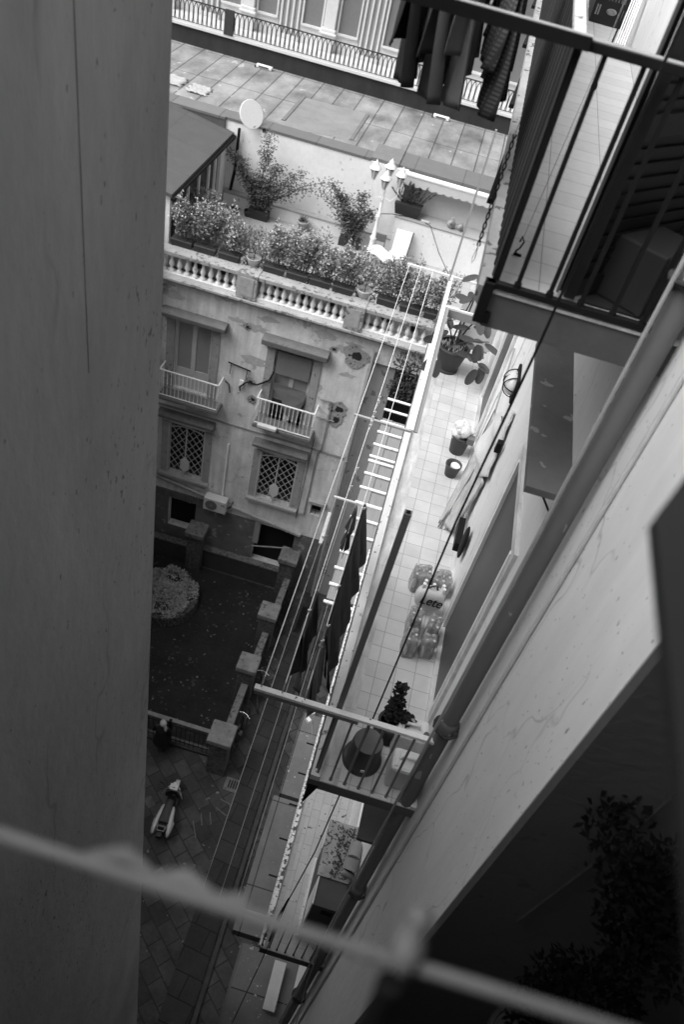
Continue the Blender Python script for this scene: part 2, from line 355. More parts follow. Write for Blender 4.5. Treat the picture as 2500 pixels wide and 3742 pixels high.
MB().box(.263, .315, 7.15, 10.06, 18.60, 18.612).build('side_rail_flange', mat('grey_flange', .26, .04, 5, .5), MBAL)
cb_ = MB().box(.263, .80, 10.07, 10.10, 18.59, 18.62).build('cross_bar', WHITEM, MBAL); MB().box(.263, .80, 10.072, 10.082, 18.47, 18.588).build('bar_face', mat('grey_flange', .26), cb_)
MB().box(-.44, .80, 10.96, 10.99, 18.60, 18.635).build('clothesline_arm', WHITEM, MBAL)
MB().box(-.42, .24, 7.13, 7.16, 18.595, 18.62).build('clothesline_arm', mat('grey_arm', .42, .05, 5, .5), MBAL)
MB().prism([(.20, 3.36, 17.5), (.30, 3.36, 17.5), (.20, 3.30, 17.22)], (.0, .02, 0)).build('bracket', IRON, MBAL)
# --- lower balcony ---
LBAL = thing('balcony', 'lower balcony paved in herringbone tile with a peeling white edge', 'balcony', (.7, 3.4, 12.8))
MB().box(.31, 1.149, 3.38, 10.7, 12.82, 12.985).build('slab', mat('lower_slab_side', .10, .2, 3, .9), LBAL)
MB().box(.44, 1.149, 3.38, 10.6, 12.985, 13.0).build('floor_tiles', HERR, LBAL)
MB().box(.355, .44, 3.38, 10.6, 12.985, 13.004).build('border_slabs', mat('lower_border', .40, .25, 4, .7, brick=(9, .4, .004, .6, 0, 0, 'xy', .08, 0, 0), spots=.1, spot_scale=12, spot_v=.15), LBAL)
e = MB()
y = 3.4
while y < 10.6:
    L_ = rnd(.055, .085); e.box(.285, .31, y, y + L_ - .008, 12.9, 13.03 + rnd(-.006, .006)); y += L_
e.build('tooth_edging', CURB, LBAL)
MB().box(.31, .355, 3.38, 10.6, 12.985, 13.035).build('peeling_edge', CREN, LBAL)
for y0_, y1_ in ((3.385, 3.415), (10.66, 10.7)): MB().box(-.62, .36, y0_, y1_, 14.0, 14.03).build('clothesline_arm', mat('off_white_arm', .5, .1, 9, .6, spots=.1, spot_v=.1), LBAL)
MB().box(.335, .365, 3.9, 10.66, 13.99, 14.03).build('side_rail', CREN, LBAL) if False else MB().box(.335, .365, 9.2, 10.66, 13.99, 14.03).build('side_rail', CREN, LBAL)
MB().box(.345, .365, 6.95, 8.4, 13.99, 14.01).build('rail_remnant', WHITEM, LBAL)
sq_bars([.32, .42, .52, .63, .74, .85, .96], 3.41, 12.99, 14.0, .014, IRON, LBAL)
for y in (4.29, 4.81, 5.33, 5.83, 6.34):
    MB().box(.16, .285, y - .008, y + .008, 12.93, 12.95).build('iron_peg', IRON, LBAL)

# ================= PERGOLA OF BATTENS =================
PG = thing('canopy', 'grey sheet canopy crossed by white battens below the long balcony', 'canopy', (0, 12, 12.5))
s1 = mat('canopy_sheet', .22, .18, 3, .7, stretch=(4, .4, 1), spots=.06, spot_scale=8, spot_v=.12)
MB().box(-.22, .02, 9.25, 14.9, 12.86, 12.90).box(.03, .40, 9.3, 14.9, 12.84, 12.885).build('sheet', s1, PG)
y = 9.3
for i, y in enumerate([9.14, 9.58, 10.0, 10.44, 10.95, 11.42, 11.88, 12.36, 12.83, 13.26, 13.42, 13.85, 14.32, 14.72, 15.2, 15.64]):
    MB().cyl((-.25, y, 12.93), (.42, y, 12.93), .032, n=8).build('batten', WHITEP, PG)
# ================= LOWEST DECK =================
DK = thing('terrace_deck', 'lowest grey concrete ledge with joint lines along the right building', 'terrace', (.4, 5, 8.9))
dk = mat('stained_concrete_deck', .12, .3, 2, .9, spots=.05, spot_scale=12, spot_v=.3, brick=(9, 1.65, .012, .25, 0, 0, 'xy', .05, 0, -.6))
MB().box(.13, 1.149, 1.5, 4.6, 8.75, 9.0).box(-.12, .9, 4.75, 7.3, 8.75, 9.0).box(-.02, .9, 7.4, 9.3, 8.6, 8.96).build('slab', dk, DK)
MB().box(.09, .13, 1.5, 4.6, 8.7, 8.98).build('kerb', mat('dk_kerb', .1, .2, 4, .9), DK)
MB().box(.72, .92, 3.7, 4.45, 9.1, 9.16).build('white_panel', mat('dull_panel', .42, .2, 4, .8), DK)
# ================= OLD FACADE BUILDING (y = 20) =================
FB = thing('old_building', 'old building with flaking plaster facade below the roof garden', 'building', (-5, 20, 0))
Y = 20.0
# wall with window openings cut out as separate panels
def wall_panels(x0, x1, z0, z1, holes, ya, yb):
    m = MB(); xs = sorted({x0, x1, *[h[0] for h in holes], *[h[1] for h in holes]}); zs = sorted({z0, z1, *[h[2] for h in holes], *[h[3] for h in holes]})
    for i in range(len(xs) - 1):
        for j in range(len(zs) - 1):
            cx = (xs[i] + xs[i + 1]) / 2; cz = (zs[j] + zs[j + 1]) / 2
            if any(h[0] < cx < h[1] and h[2] < cz < h[3] for h in holes): continue
            a, b, c, d_ = xs[i], xs[i + 1], zs[j], zs[j + 1]
            m.add([(a, ya, c), (b, ya, c), (b, ya, d_), (a, ya, d_)], [(0, 1, 2, 3)])
    for h in holes:
        a, b, c, d_ = h
        m.add([(a, ya, c), (b, ya, c), (b, ya, d_), (a, ya, d_), (a, yb, c), (b, yb, c), (b, yb, d_), (a, yb, d_)], [(0, 1, 5, 4), (1, 2, 6, 5), (2, 3, 7, 6), (3, 0, 4, 7)])
    return m
W1 = (-7.13, -5.95, 7.9, 10.45); W2 = (-3.95, -2.75, 7.55, 10.48)
G1 = (-7.15, -5.9, 4.18, 6.42); G2 = (-3.9, -2.62, 4.22, 6.34)
O1 = (-7.05, -6.0, 1.5, 2.95); O2 = (-3.7, -2.2, .9, 2.95); O3 = (-1.86, -1.5, 4.15, 4.72)
holes = [W1, W2, G1, G2, O1, O2, O3]
wm = wall_panels(-14, -1.12, 0, 11.86, holes, Y, Y + .3)
wm.add([(-1.12, Y, 0), (-1.12, Y + .35, 0), (-1.12, Y + .35, 11.5), (-1.12, Y, 11.5)], [(0, 1, 2, 3)])
wm.build('wall', P_FAC, FB)
MB().box(-14, -1.12, Y + .32, Y + .6, 0, 11.8).build('inner_wall', BLACKH, FB)
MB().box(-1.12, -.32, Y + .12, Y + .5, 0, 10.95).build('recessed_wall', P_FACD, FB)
MB().box(-.32, 2.2, Y + 2.2, Y + 2.4, 0, 11.5).box(-.32, -.22, Y + .3, Y + 2.2, 0, 10.9).build('passage_wall', mat('passage_wall', .05, .4, 2, .95), FB)
MB().box(-1.12, 3.0, Y, Y + .6, 10.95, 11.86).build('lintel_wall', P_FAC, FB)
MB().box(-14, -1.15, Y - .03, Y, 7.05, 7.12).build('string_course', mat('string_course', .25, .2, 5, .9), FB)
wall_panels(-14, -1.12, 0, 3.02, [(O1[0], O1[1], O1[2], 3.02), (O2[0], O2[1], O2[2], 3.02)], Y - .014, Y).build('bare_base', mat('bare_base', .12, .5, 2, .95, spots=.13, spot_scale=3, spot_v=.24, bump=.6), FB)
MB().add([(-14, Y - .012, 0), (-1.12, Y - .012, 0)] + [(-1.12 - i * .5, Y - .012, 3.15 + .06 * i + .22 * math.sin(i * 1.7) + .12 * math.sin(i * 4.1)) for i in range(26)], [tuple(range(28))]).build('bare_plaster_base', mat('bare_base', .17, .35, 2, .95, spots=.14, spot_scale=4, spot_v=.30, bump=.6), FB) if False else None
# broken plaster holes
def hole(x, z, s):
    pts = [(x + s * rnd(.75, 1.25) * math.cos(a) * 1.1, Y - .017 - .001 * (z % 3), z + s * rnd(.7, 1.3) * math.sin(a)) for a in [i * math.pi / 7 for i in range(14)]]
    o = MB().poly(pts).build('plaster_patch', mat('exposed_tuff', .30, .4, 6, .95, spots=.15, spot_scale=18, spot_v=.05, bump=1), FB)
    pts = [(x + .08 * s + s * .5 * rnd(.7, 1.2) * math.cos(a), Y - .0235 - .001 * (z % 3), z + s * .42 * rnd(.7, 1.3) * math.sin(a)) for a in [i * math.pi / 5 for i in range(10)]]
    MB().poly(pts).build('broken_hole', mat('hole_dark', .02, .4, 9, .95), o)
for x, z, s in ((-1.55, 10.98, .36), (-1.72, 8.95, .27), (-1.72, 8.52, .25), (-2.25, 11.0, .12), (-4.9, 10.9, .12), (-4.6, 9.0, .14), (-4.45, 8.35, .16)): hole(x, z, s)
# flaked patches near the top and the sides
fl = mat('flaked_patch', .36, .3, 4, .95, spots=.12, spot_scale=9, spot_v=.42)
for pk in range(26):
    x = rnd(-7.6, -1.2); z = rnd(10.9, 11.75) if rnd(0, 1) < .6 else rnd(3.3, 11)
    if any(h[0] - .5 < x < h[1] + .5 and h[2] - .5 < z < h[3] + .7 for h in holes): continue
    s = rnd(.08, .3)
    MB().poly([(x + s * rnd(.6, 1.5) * 1.6 * math.cos(a), Y - .002 - .0005 * pk, z + s * rnd(.5, 1.2) * .7 * math.sin(a)) for a in [i * math.pi / 8 for i in range(16)]]).build('flaked_patch', fl, FB)

def surround(h, lint, sill, parent, m=STONE):
    a, b, c, d_ = h
    wdt = .26
    MB().box(a - wdt, a - .0, Y - .035, Y + .02, c, d_ + .05).build('jamb_band', STONE_L, parent); MB().box(b, b + wdt, Y - .035, Y + .02, c, d_ + .05).build('jamb_band', STONE_L, parent)
    l0, l1, z0, z1 = lint
    lm = MB()
    lm.prism([(l0, Y, z0), (l0, Y - .10, z0), (l0, Y - .34, z0 + .12), (l0, Y - .36, z1 - .05), (l0, Y - .2, z1), (l0, Y, z1)], (l1 - l0, 0, 0))
    lm.build('lintel', m, parent, bevel=.02)
    if sill: MB().box(a - .3, b + .3, Y - .18, Y, c - .12, c).build('sill', STONE_L, parent, bevel=.01)
surround(W1, (-7.5, -5.48, 10.52, 10.84), False, FB); surround(W2, (-4.36, -2.32, 10.55, 10.9), False, FB)
surround(G1, (-7.5, -5.55, 6.68, 6.98), True, FB); surround(G2, (-4.2, -2.3, 6.62, 6.9), True, FB)
MB().box(-2.0, -1.36, Y - .16, Y, 4.78, 4.9).build('lintel', STONE_L, FB)
MB().cyl((-1.68, Y + .05, 4.15), (-1.68, Y + .05, 4.72), .012).box(-1.86, -1.5, Y + .04, Y + .06, 4.4, 4.42).build('vent_grille', IRON, FB)
# french windows with blinds
def french(h, sash=None, drape=False):
    a, b, c, d_ = h; y = Y + .17; mid = (a + b) / 2
    f = MB()
    f.box(a, a + .07, y - .06, y + .05, c, d_).box(b - .07, b, y - .06, y + .05, c, d_).box(a + .07, b - .07, y - .06, y + .05, d_ - .07, d_)
    f.box(mid - .07, mid + .07, y - .03, y + .04, c, d_ - .07).box(a + .07, mid - .07, y - .02, y + .04, c, c + .75).box(mid + .07, b - .07, y - .02, y + .04, c, c + .75) if not drape else f.box(mid - .07, mid + .07, y - .03, y + .04, c, d_ - .07)
    fo = f.build('window', mat('window_frame_paint', .48, .12, 5, .6), FB)
    for s0, s1 in ((a + .07, mid - .07), (mid + .07, b - .07)):
        MB().box(s0, s1, y + .01, y + .02, c + (.75 if not drape else .0), d_ - .07).build('pane', BLIND if not drape else GLASSD, fo)
        if drape: MB().box(s0, s1, y + .0, y + .008, c + .95, d_ - .07).build('blind', BLIND, fo)
    return fo
fw1 = french(W1); fw2 = french(W2, drape=True)
MB().add([(-3.87, Y - .02, 9.25), (-2.80, Y - .02, 9.2), (-2.80, Y - .1, 8.95), (-2.95, Y - .2, 7.95), (-3.35, Y - .22, 8.35), (-3.5, Y - .12, 8.7), (-3.87, Y - .03, 9.05)], [(0, 1, 2, 5, 6), (2, 3, 4, 5)]).build('torn_awning_cloth', mat('torn_cloth', .10, .2, 4, .9), fw2, solid=.01)
MB().add([(-3.87, Y - .01, 10.4), (-2.80, Y - .01, 10.4), (-2.80, Y - .03, 9.6), (-3.87, Y - .03, 9.6)], [(0, 1, 2, 3)]).build('hanging_blind', mat('hanging_blind', .15, .12, 3, .8), fw2, solid=.01)
# small wrought balconies
def small_balcony(x0, x1, lab):
    t = thing('iron_balcony', lab, 'balcony', ((x0 + x1) / 2, 19.75, 7.7), 'small white balconies on the old facade')
    MB().box(x0 - .05, x1 + .05, 19.46, 20.0, 7.70, 7.84).build('slab', STONE, t, bevel=.02)
    MB().beam((x0, 19.5, 8.85), (x1, 19.5, 8.85), .035, .03).beam((x0, 19.5, 8.85), (x0, 20, 8.85), .03, .03).beam((x1, 19.5, 8.85), (x1, 20, 8.85), .03, .03).build('handrail', WHITEM, t)
    MB().beam((x0, 19.5, 7.9), (x1, 19.5, 7.9), .03, .02).build('bottom_rail', WHITEM, t)
    n = int((x1 - x0) / .125); prof = [(.009, 0), (.009, .44), (.024, .48), (.009, .53), (.009, .95)]
    xs = [x0 + (x1 - x0) * i / n for i in range(n + 1)]
    b = MB().lathe((xs[0], 19.5, 7.88), prof, 6).build('baluster', WHITEM, t)
    for x in xs[1:]: part_copy(b, (x - xs[0], 0, 0))
    for yy in (19.66, 19.82):
        for xx in (x0, x1): part_copy(b, (xx - xs[0], yy - 19.5, 0))
    return t
small_balcony(-7.38, -5.47, 'small white iron balcony under the left shuttered window'); sb2 = small_balcony(-4.2, -2.35, 'small white iron balcony under the window with torn cloth')
tag(MB().box(-4.05, -3.42, 19.3, 19.46, 7.86, 7.98).build('flower_trough', mat('pale_trough', .5, .2, 9, .8), bevel=.02), 'pale narrow trough hung outside the right small balcony', 'planter')
# diamond grilles
def grille(h, lab):
    a, b, c, d_ = h; y = Y - .03; m = MB(); mx = (a + b) / 2
    t = thing('window_grille', lab, 'window grille', ((a + b) / 2, y, c), 'diamond grilles over the lower windows')
    MB().box(a, b, Y + .2, Y + .21, c, d_).build('glass', GLASSD, t)
    hh = d_ - c; ww = b - a; st = .245
    def clip(p, q):
        # clip a 2d segment to the rectangle
        (x0, z0), (x1, z1) = p, q; t0, t1 = 0, 1; dx, dz = x1 - x0, z1 - z0
        for pp, qq in ((-dx, x0 - a), (dx, b - x0), (-dz, z0 - c), (dz, d_ - z0)):
            if pp == 0:
                if qq < 0: return None
            else:
                r_ = qq / pp
                if pp < 0: t0 = max(t0, r_)
                else: t1 = min(t1, r_)
        if t0 >= t1: return None
        return (x0 + dx * t0, z0 + dz * t0), (x0 + dx * t1, z0 + dz * t1)
    k = 1.35
    for i in range(-14, 26):
        for sgn, yy in ((1, y), (-1, y - .012)):
            x = a + i * st
            s_ = clip((x, c), (x + sgn * hh / k, d_)) if sgn == 1 else clip((x, c), (x - hh / k, d_))
            if s_: m.beam((s_[0][0], yy, s_[0][1]), (s_[1][0], yy, s_[1][1]), .016, .012, up=(0, 1, 0))
    m.build('diamond_lattice', mat('grille_paint', .42, .1, 9, .6), t)
    f = MB().box(a - .03, a + .02, y - .02, y + .02, c, d_).box(b - .02, b + .03, y - .02, y + .02, c, d_).box(a, b, y - .02, y + .02, c - .03, c + .02)
    f.tube([(a + ww * i / 8, y, d_ - .16 + .16 * math.sin(math.pi * i / 8)) for i in range(9)], .022, 6).box(mx - .02, mx + .02, y - .03, y + .01, c, d_)
    f.build('frame', mat('grille_frame_paint', .42, .1, 9, .6), t)
    MB().prism([(mx - .16, y - .04, c + .42), (mx, y - .04, c + .24), (mx + .16, y - .04, c + .42), (mx + .16, y - .04, c + .75), (mx, y - .04, c + .93), (mx - .16, y - .04, c + .75)], (0, .03, 0)).build('lock_plate', mat('lock_plate', .50, .05, 4, .6), t)
grille(G1, 'white diamond window grille left of the air conditioner'); grille(G2, 'white diamond window grille right of the air conditioner')
# brick flat arch
ba = MB()
for i in range(17):
    x = -7.55 + i * .115; ba.box(x, x + .095, Y - .05 - rnd(0, .03), Y + .05, 2.98 + rnd(-.03, .02), 3.3)
ba.build('brick_arch', mat('old_brick', .12, .35, 6, .95, bump=.8), FB)
MB().box(-3.72, -3.52, Y - .05, Y + .1, 1.9, 3.0).build('door_jamb', mat('pale_jamb', .25, .2, 4, .9), FB)
# sloping ledge with pipe at the base of the facade
MB().beam((-8, 19.93, 3.95), (-2.0, 19.93, 3.02), .12, .10).build('sloping_ledge', STONE_L, FB)
MB().beam((-8, 19.95, 4.05), (-5.7, 19.95, 3.95), .12, .05).build('upper_ledge', STONE_L, FB)
# cornice and balustrade
MB().prism([(-14, Y, 11.62), (-14, Y - .12, 11.70), (-14, Y - .30, 11.84), (-14, Y - .30, 11.90), (-14, Y + .3, 11.90), (-14, Y + .3, 11.62)], (17, 0, 0)).build('cornice', BALUP, FB)
BL = thing('balustrade', 'white stone balustrade along the edge of the roof garden', 'balustrade', (-4, 20, 11.9))
MB().box(-8.5, 3.0, 19.82, 20.12, 11.90, 12.02).build('plinth', BALU, BL)
MB().box(-8.5, 3.0, 19.80, 20.22, 12.56, 12.68).build('coping', BALUP, BL, bevel=.015)
prof = [(.085, 0), (.085, .06), (.05, .08), (.04, .11), (.072, .19), (.078, .24), (.05, .34), (.036, .42), (.05, .46), (.07, .48), (.07, .54)]
piers = [(-5.32, -4.72), (-2.12, -1.58), (1.0, 1.5)]
for a, b in piers:
    p_ = MB().box(a, b, 19.76, 20.26, 11.92, 12.70).build('pier', BALUP, BL, bevel=.015)
    MB().box(a + .1, b - .1, 19.745, 19.76, 12.02, 12.58).build('pier_panel', mat('pier_panel', .32, .3, 7, .9, spots=.1, spot_v=.1), p_)
first = None
for a, b in ((-7.9, -5.32), (-4.72, -2.12), (-1.58, 1.0)):
    n = int(round((b - a) / .225)); 
    for i in range(n):
        x = a + (i + .5) * (b - a) / n
        if first is None: first = MB().lathe((x, 19.97, 12.02), prof, 10).build('baluster', BALU, BL); fx = x
        else: part_copy(first, (x - fx, 0, 0))
# downpipes
def pipe(pts, r, lab, m=None, name='downpipe', rings=()):
    t = thing(name, lab, 'pipe', pts[-1])
    MB().tube(pts, r, 10).build('tube', m or mat('pipe_paint', .28, .15, 6, .6), t)
    for q in rings: MB().cyl((q[0], q[1], q[2] - .03), (q[0], q[1], q[2] + .03), r * 1.35, n=12).build('collar', m or MATS['pipe_paint'], t)
    return t
dpt = pipe([(-7.62, 19.9, 11.35), (-7.64, 19.9, 4.1), (-7.5, 19.9, 3.9), (-5.6, 19.88, 3.6)], .055, 'grey rain downpipe with a funnel at the left end of the old facade', rings=((-7.62, 19.9, 10.0), (-7.64, 19.9, 6.9)))
MB().lathe((-7.62, 19.9, 11.3), [(.06, 0), (.09, .05), (.17, .2), (.18, .24), (.15, .24), (.05, .08)], 14).build('funnel', MATS['pipe_paint'], dpt)
tag(MB().tube([(-7.64, 19.7, 14.0), (-7.63, 19.72, 11.45)], .055, 10).build('downpipe', IRON), 'black downpipe beside the roof garden house', 'pipe')
pipe([(-1.05, 19.88, 11.4), (-1.05, 19.88, 0)], .055, 'grey downpipe at the right corner of the old facade', rings=((-1.05, 19.88, 7.1), (-1.05, 19.88, 3.5)))
pipe([(-5.05, 19.95, 6.25), (-5.05, 19.95, 3.75), (-5.15, 19.93, 3.6)], .035, 'white plastic pipe rising beside the air conditioner', WHITEM)
gp = mat('gas_pipe', .25, .1, 9, .6)
tag(MB().tube([(-2.35, 19.95, 9.15), (-1.95, 19.95, 9.15), (-1.95, 19.95, 7.2), (-2.05, 19.95, 7.0), (-2.05, 19.95, 4.1), (-2.45, 19.95, 4.05)], .022, 6).tube([(-2.35, 19.95, 8.45), (-1.75, 19.95, 8.45)], .018, 6).build('gas_pipe', gp), 'thin gas pipes bending beside the right shuttered window', 'pipe')
tag(MB().tube([(-2.25, 19.96, 7.6), (-2.28, 19.96, 5.8), (-2.3, 19.96, 3.8)], .012, 5).build('cable', IRON), 'dark cable running down beside the right grille window', 'cable')
tag(MB().tube([(-7.75, 19.92, 9.0), (-7.7, 19.92, 7.0), (-7.72, 19.92, 3.9)], .02, 5).build('cable', IRON), 'dark cable along the left downpipe', 'cable')
# bracket for missing sign / cable loop
t = thing('iron_bracket', 'rusty iron rack with loose cable between the upper windows', 'bracket', (-5, 19.95, 9.0))
MB().beam((-5.35, 19.93, 9.52), (-4.62, 19.93, 9.42), .03, .03).beam((-5.25, 19.93, 9.5), (-5.27, 19.93, 9.1), .02, .02).beam((-4.72, 19.93, 9.43), (-4.75, 19.93, 9.0), .02, .02).build('rack', IRON, t)
MB().tube([(-3.9, 19.92, 9.65), (-4.0, 19.92, 9.3), (-4.35, 19.9, 9.02), (-4.7, 19.9, 9.0), (-4.9, 19.9, 8.75), (-4.88, 19.92, 8.6)], .028, 6).tube([(-5.38, 19.92, 8.8), (-5.25, 19.92, 8.7), (-5.2, 19.92, 8.4)], .02, 6).build('cable', IRON, t)
MB().box(-4.93, -4.8, 19.9, 19.95, 8.75, 9.0).build('porcelain_fuse', WHITEM, t)
# air conditioner
ac = thing('air_conditioner', 'white air conditioner unit mounted on the old facade between the grilles', 'air conditioner', (-5.2, 19.75, 3.3))
MB().box(-5.62, -4.80, 19.58, 19.92, 3.28, 3.84).build('case', mat('ac_case', .5, .1, 5, .6, spots=.04, spot_scale=14, spot_v=.2), ac, bevel=.012)
MB().cyl((-5.33, 19.575, 3.56), (-5.33, 19.565, 3.56), .22, n=24).build('fan_grille', mat('ac_fan', .12, .1, 9, .6), ac)
MB().cyl((-5.33, 19.563, 3.56), (-5.33, 19.558, 3.56), .05, n=12).build('fan_hub', GREYM, ac)
MB().box(-5.5, -5.46, 19.6, 20.0, 3.2, 3.28).box(-4.95, -4.91, 19.6, 20.0, 3.2, 3.28).build('bracket', IRON, ac)
MB().box(-4.98, -4.84, 19.573, 19.58, 3.66, 3.72).build('badge', GREYM, ac)
tag(MB().tube([(-4.8, 19.8, 3.4), (-4.7, 19.85, 3.42), (-4.62, 19.92, 3.7)], .02, 6).build('hose', IRON), 'black hose from the air conditioner to the wall', 'hose')
# clutter at the building foot
tag(MB().beam((-3.65, 19.5, 2.2), (-2.25, 19.6, 2.55), .04, .03).build('wooden_pole', mat('grey_wood', .2, .3, 9, .8)), 'thin pole leaning across the dark doorway', 'pole')
t = thing('gate', 'small wooden gate at the foot of the corner downpipe', 'gate', (-1.3, 18.4, 0))
for i in range(6): MB().box(-1.32, -1.27, 17.9 + i * .22, 18.08 + i * .22, .1, 1.5).build('plank', mat('weathered_plank', .09, .35, 6, .9), t)
MB().box(-1.26, -1.23, 17.88, 19.22, 1.2, 1.3).box(-1.26, -1.23, 17.88, 19.22, .3, .4).build('rail', MATS['weathered_plank'], t)
# plants in the dark gap
for i, (x, y, z, lab) in enumerate(((.0, 19.6, 10.6, 'dark creeper hanging under the parapet end'), (.05, 17.6, 12.7, 'dark weeds growing at the far end of the batten canopy'))):
    m = MB(); foliage(m, (x, y, z), (.42, .35, .38), 260, .14, .05); m.tube([(x, y, z - .35), (x + .03, y, z)], .02, 5); tag(m.build('creeper', LEAFD), lab, 'plant')
# ================= ROOF GARDEN =================
RG = thing('roof_terrace', 'roof garden floor and white walls behind the balustrade', 'terrace', (-4, 23, 11.5))
MB().box(-14, 3.5, 20.3, 26.2, 11.55, 11.8).build('floor', mat('roof_garden_floor', .36, .2, 1.5, .7, brick=(.4, .4, .012, .75, 0, 0, 'xy', .08, 0, 0)), RG)
MB().box(-14, -1.75, 25.62, 26.2, 11.8, 14.42).build('back_wall', WHITEW, RG)
MB().box(-7.6, -1.75, 25.35, 25.62, 11.8, 12.2).build('bench_step', mat('bench_step', .72, .12, 2, .8, spots=.05, spot_scale=6, spot_v=.3), RG)
MB().box(-7.6, -1.75, 25.33, 25.62, 12.2, 12.26).build('step_top', mat('step_top', .35, .3, 3, .8), RG)
MB().box(-1.75, 3.5, 25.22, 25.32, 11.8, 13.06).build('low_wall', WHITEW, RG)
MB().box(-1.8, 3.5, 25.20, 26.1, 13.06, 13.1).build('shelf', mat('grey_shelf', .30, .12, 3, .7), RG)
MB().box(-1.75, 3.5, 25.98, 26.2, 13.1, 14.42).build('upper_wall', GREYW, RG)
# ================= BUILDING BEHIND WITH FLAT ROOF =================
BB = thing('flat_roof_building', 'flat roof of grey felt sheets between the roof garden and the palace', 'building', (-4, 29, 11))
MB().box(-16, 6, 26.2, 31.7, 8, 14.40).build('roof', ROOFT, BB)
MB().box(-16, -7.8, 25.53, 26.25, 14.425, 14.50).box(-7.8, -3.0, 25.60, 26.25, 14.42, 14.50).box(-2.1, 6, 25.75, 26.95, 14.41, 14.49).build('coping', COPING, BB)
MB().box(-3.0, -2.1, 25.65, 26.95, 14.43, 14.53).build('chimney_slab', mat('chimney_slab', .17, .2, 4, .9), BB)
MB().add([(-6.3, 29.6, 14.405), (-4.0, 29.75, 14.405), (-3.75, 26.96, 14.405), (-6.1, 26.3, 14.405)], [(0, 1, 2, 3)]).build('damp_patch', mat('damp_patch', .22, .3, 1.5, .7), BB)
for xa in (-6.32, -3.98): MB().box(xa, xa + .12, 26.9, 29.65, 14.406, 14.43).build('patch_edge', mat('patch_edge', .16, .2, 3, .9), BB)
for x0, x1, y0, y1 in ((-11.2, -9.95, 27.2, 28.1), (-9.7, -9.0, 27.0, 27.85)):
    n = 12
    def fn(u, v): return (x0 + (x1 - x0) * u + .05 * math.sin(v * 20), y0 + (y1 - y0) * v, 14.43 + .035 * math.sin(v * 34 + u * 3) + .02 * math.sin(u * 23))
    MB().grid(fn, 10, 24).build('loose_sheet', mat('pale_loose_sheet', .36, .3, 2, .6, stretch=(.6, 2.5, 1)), BB, solid=.01)
MB().box(-16, 6, 31.7, 31.9, 14.40, 15.02).build('stained_parapet', DARKWALL, BB)
for i, (x, lab) in enumerate(((-8.26, 'small white floodlight lying on the flat roof at left'), (-1.45, 'small white floodlight on the flat roof at right'))):
    t = thing('floodlight', lab, 'light fitting', (x, 31.38, 14.41), 'floodlights on the flat roof')
    MB().box(x - .3, x + .3, 31.28, 31.46, 14.41, 14.52).build('housing', WHITEM, t, bevel=.02)
    MB().box(x - .2, x + .18, 31.27, 31.279, 14.44, 14.50).build('glass', GREYD, t); MB().box(x - .34, x - .3, 31.26, 31.48, 14.41, 14.47).build('bracket', IRON, t)
# ================= PALACE =================
PL = thing('palace_building', 'ornate white palace front with pilasters behind the flat roof', 'building', (-4, 33, 15))
MB().box(-16, 6, 31.9, 33.4, 14.2, 15.03).build('gallery_floor', mat('gallery_floor', .5, .1, 2, .8), PL)
MB().box(-16, 6, 31.62, 31.72, 15.0, 15.09).build('gallery_edge', PALACE, PL)
MB().box(-16, 6, 33.4, 34.5, 14, 22).build('wall', PALACE, PL)
for k in range(6):
    xc = -12.75 + 3.15 * k
    b_ = MB().box(xc - .22, xc + .22, 33.16, 33.4, 15.8, 22).box(xc - .27, xc + .27, 33.1, 33.4, 15.03, 15.6).box(xc - .32, xc + .32, 33.04, 33.4, 15.6, 15.68).box(xc - .27, xc + .27, 33.10, 33.4, 15.68, 15.8)
    b_.build('pilaster', PALACE, PL, bevel=.02)
    for s in (-1, 1):
        a = xc + s * .34; b = xc + s * 1.06; a, b = min(a, b), max(a, b)
        p_ = MB().box(a, b, 33.37, 33.395, 15.72, 17.4).box(a, b, 33.37, 33.395, 17.75, 20.2).build('panel', PALACEG, PL)
        MB().box(a - .06, a, 33.30, 33.4, 15.66, 20.3).box(b, b + .06, 33.30, 33.4, 15.66, 20.3).box(a, b, 33.34, 33.4, 17.4, 17.46).box(a, b, 33.34, 33.4, 17.69, 17.75).box(a, b, 33.30, 33.4, 15.64, 15.72).build('panel_frame', PALACE, p_)
    xm = xc + 1.575
    MB().box(xm - .42, xm + .42, 33.36, 33.397, 15.03, 20.6).build('window_recess', mat('window_recess', .30, .15, 3, .8), PL)
    w_ = MB()
    for dx in (-.33, -.11, .11, .33): w_.box(xm + dx - .035, xm + dx + .035, 33.30, 33.36, 15.1, 20.5)
    w_.box(xm - .42, xm + .42, 33.31, 33.35, 15.03, 15.2).build('window_mullions', PALACE, PL)
RL = thing('railing', 'dark wrought iron railing along the palace gallery', 'railing', (-4, 31.7, 15.09))
MB().box(-16, 6, 31.65, 31.69, 15.84, 15.88).build('handrail', IRONL, RL); MB().box(-16, 6, 31.66, 31.68, 15.16, 15.18).build('bottom_rail', IRONL, RL)
for x in (-9.82, -.1, 4.9): MB().box(x - .17, x + .17, 31.6, 31.72, 15.09, 15.9).build('rail_pier', IRONL, RL)
m = None; x = -13.2
while x < 3.2:
    if m is None:
        m = MB()
        for s in (-1, 1): m.tube([(x + s * .06, 31.67, 15.18), (x + s * .075, 31.67, 15.35), (x + s * .075, 31.67, 15.66), (x + s * .04, 31.67, 15.78), (x, 31.67, 15.84)], .017, 5)
        m.lathe((x + .09, 31.67, 15.44), [(.012, 0), (.03, .05), (.012, .1)], 6)
        m = m.build('baluster', IRONL, RL); x0_ = x
    else: part_copy(m, (x - x0_, 0, 0))
    x += .175
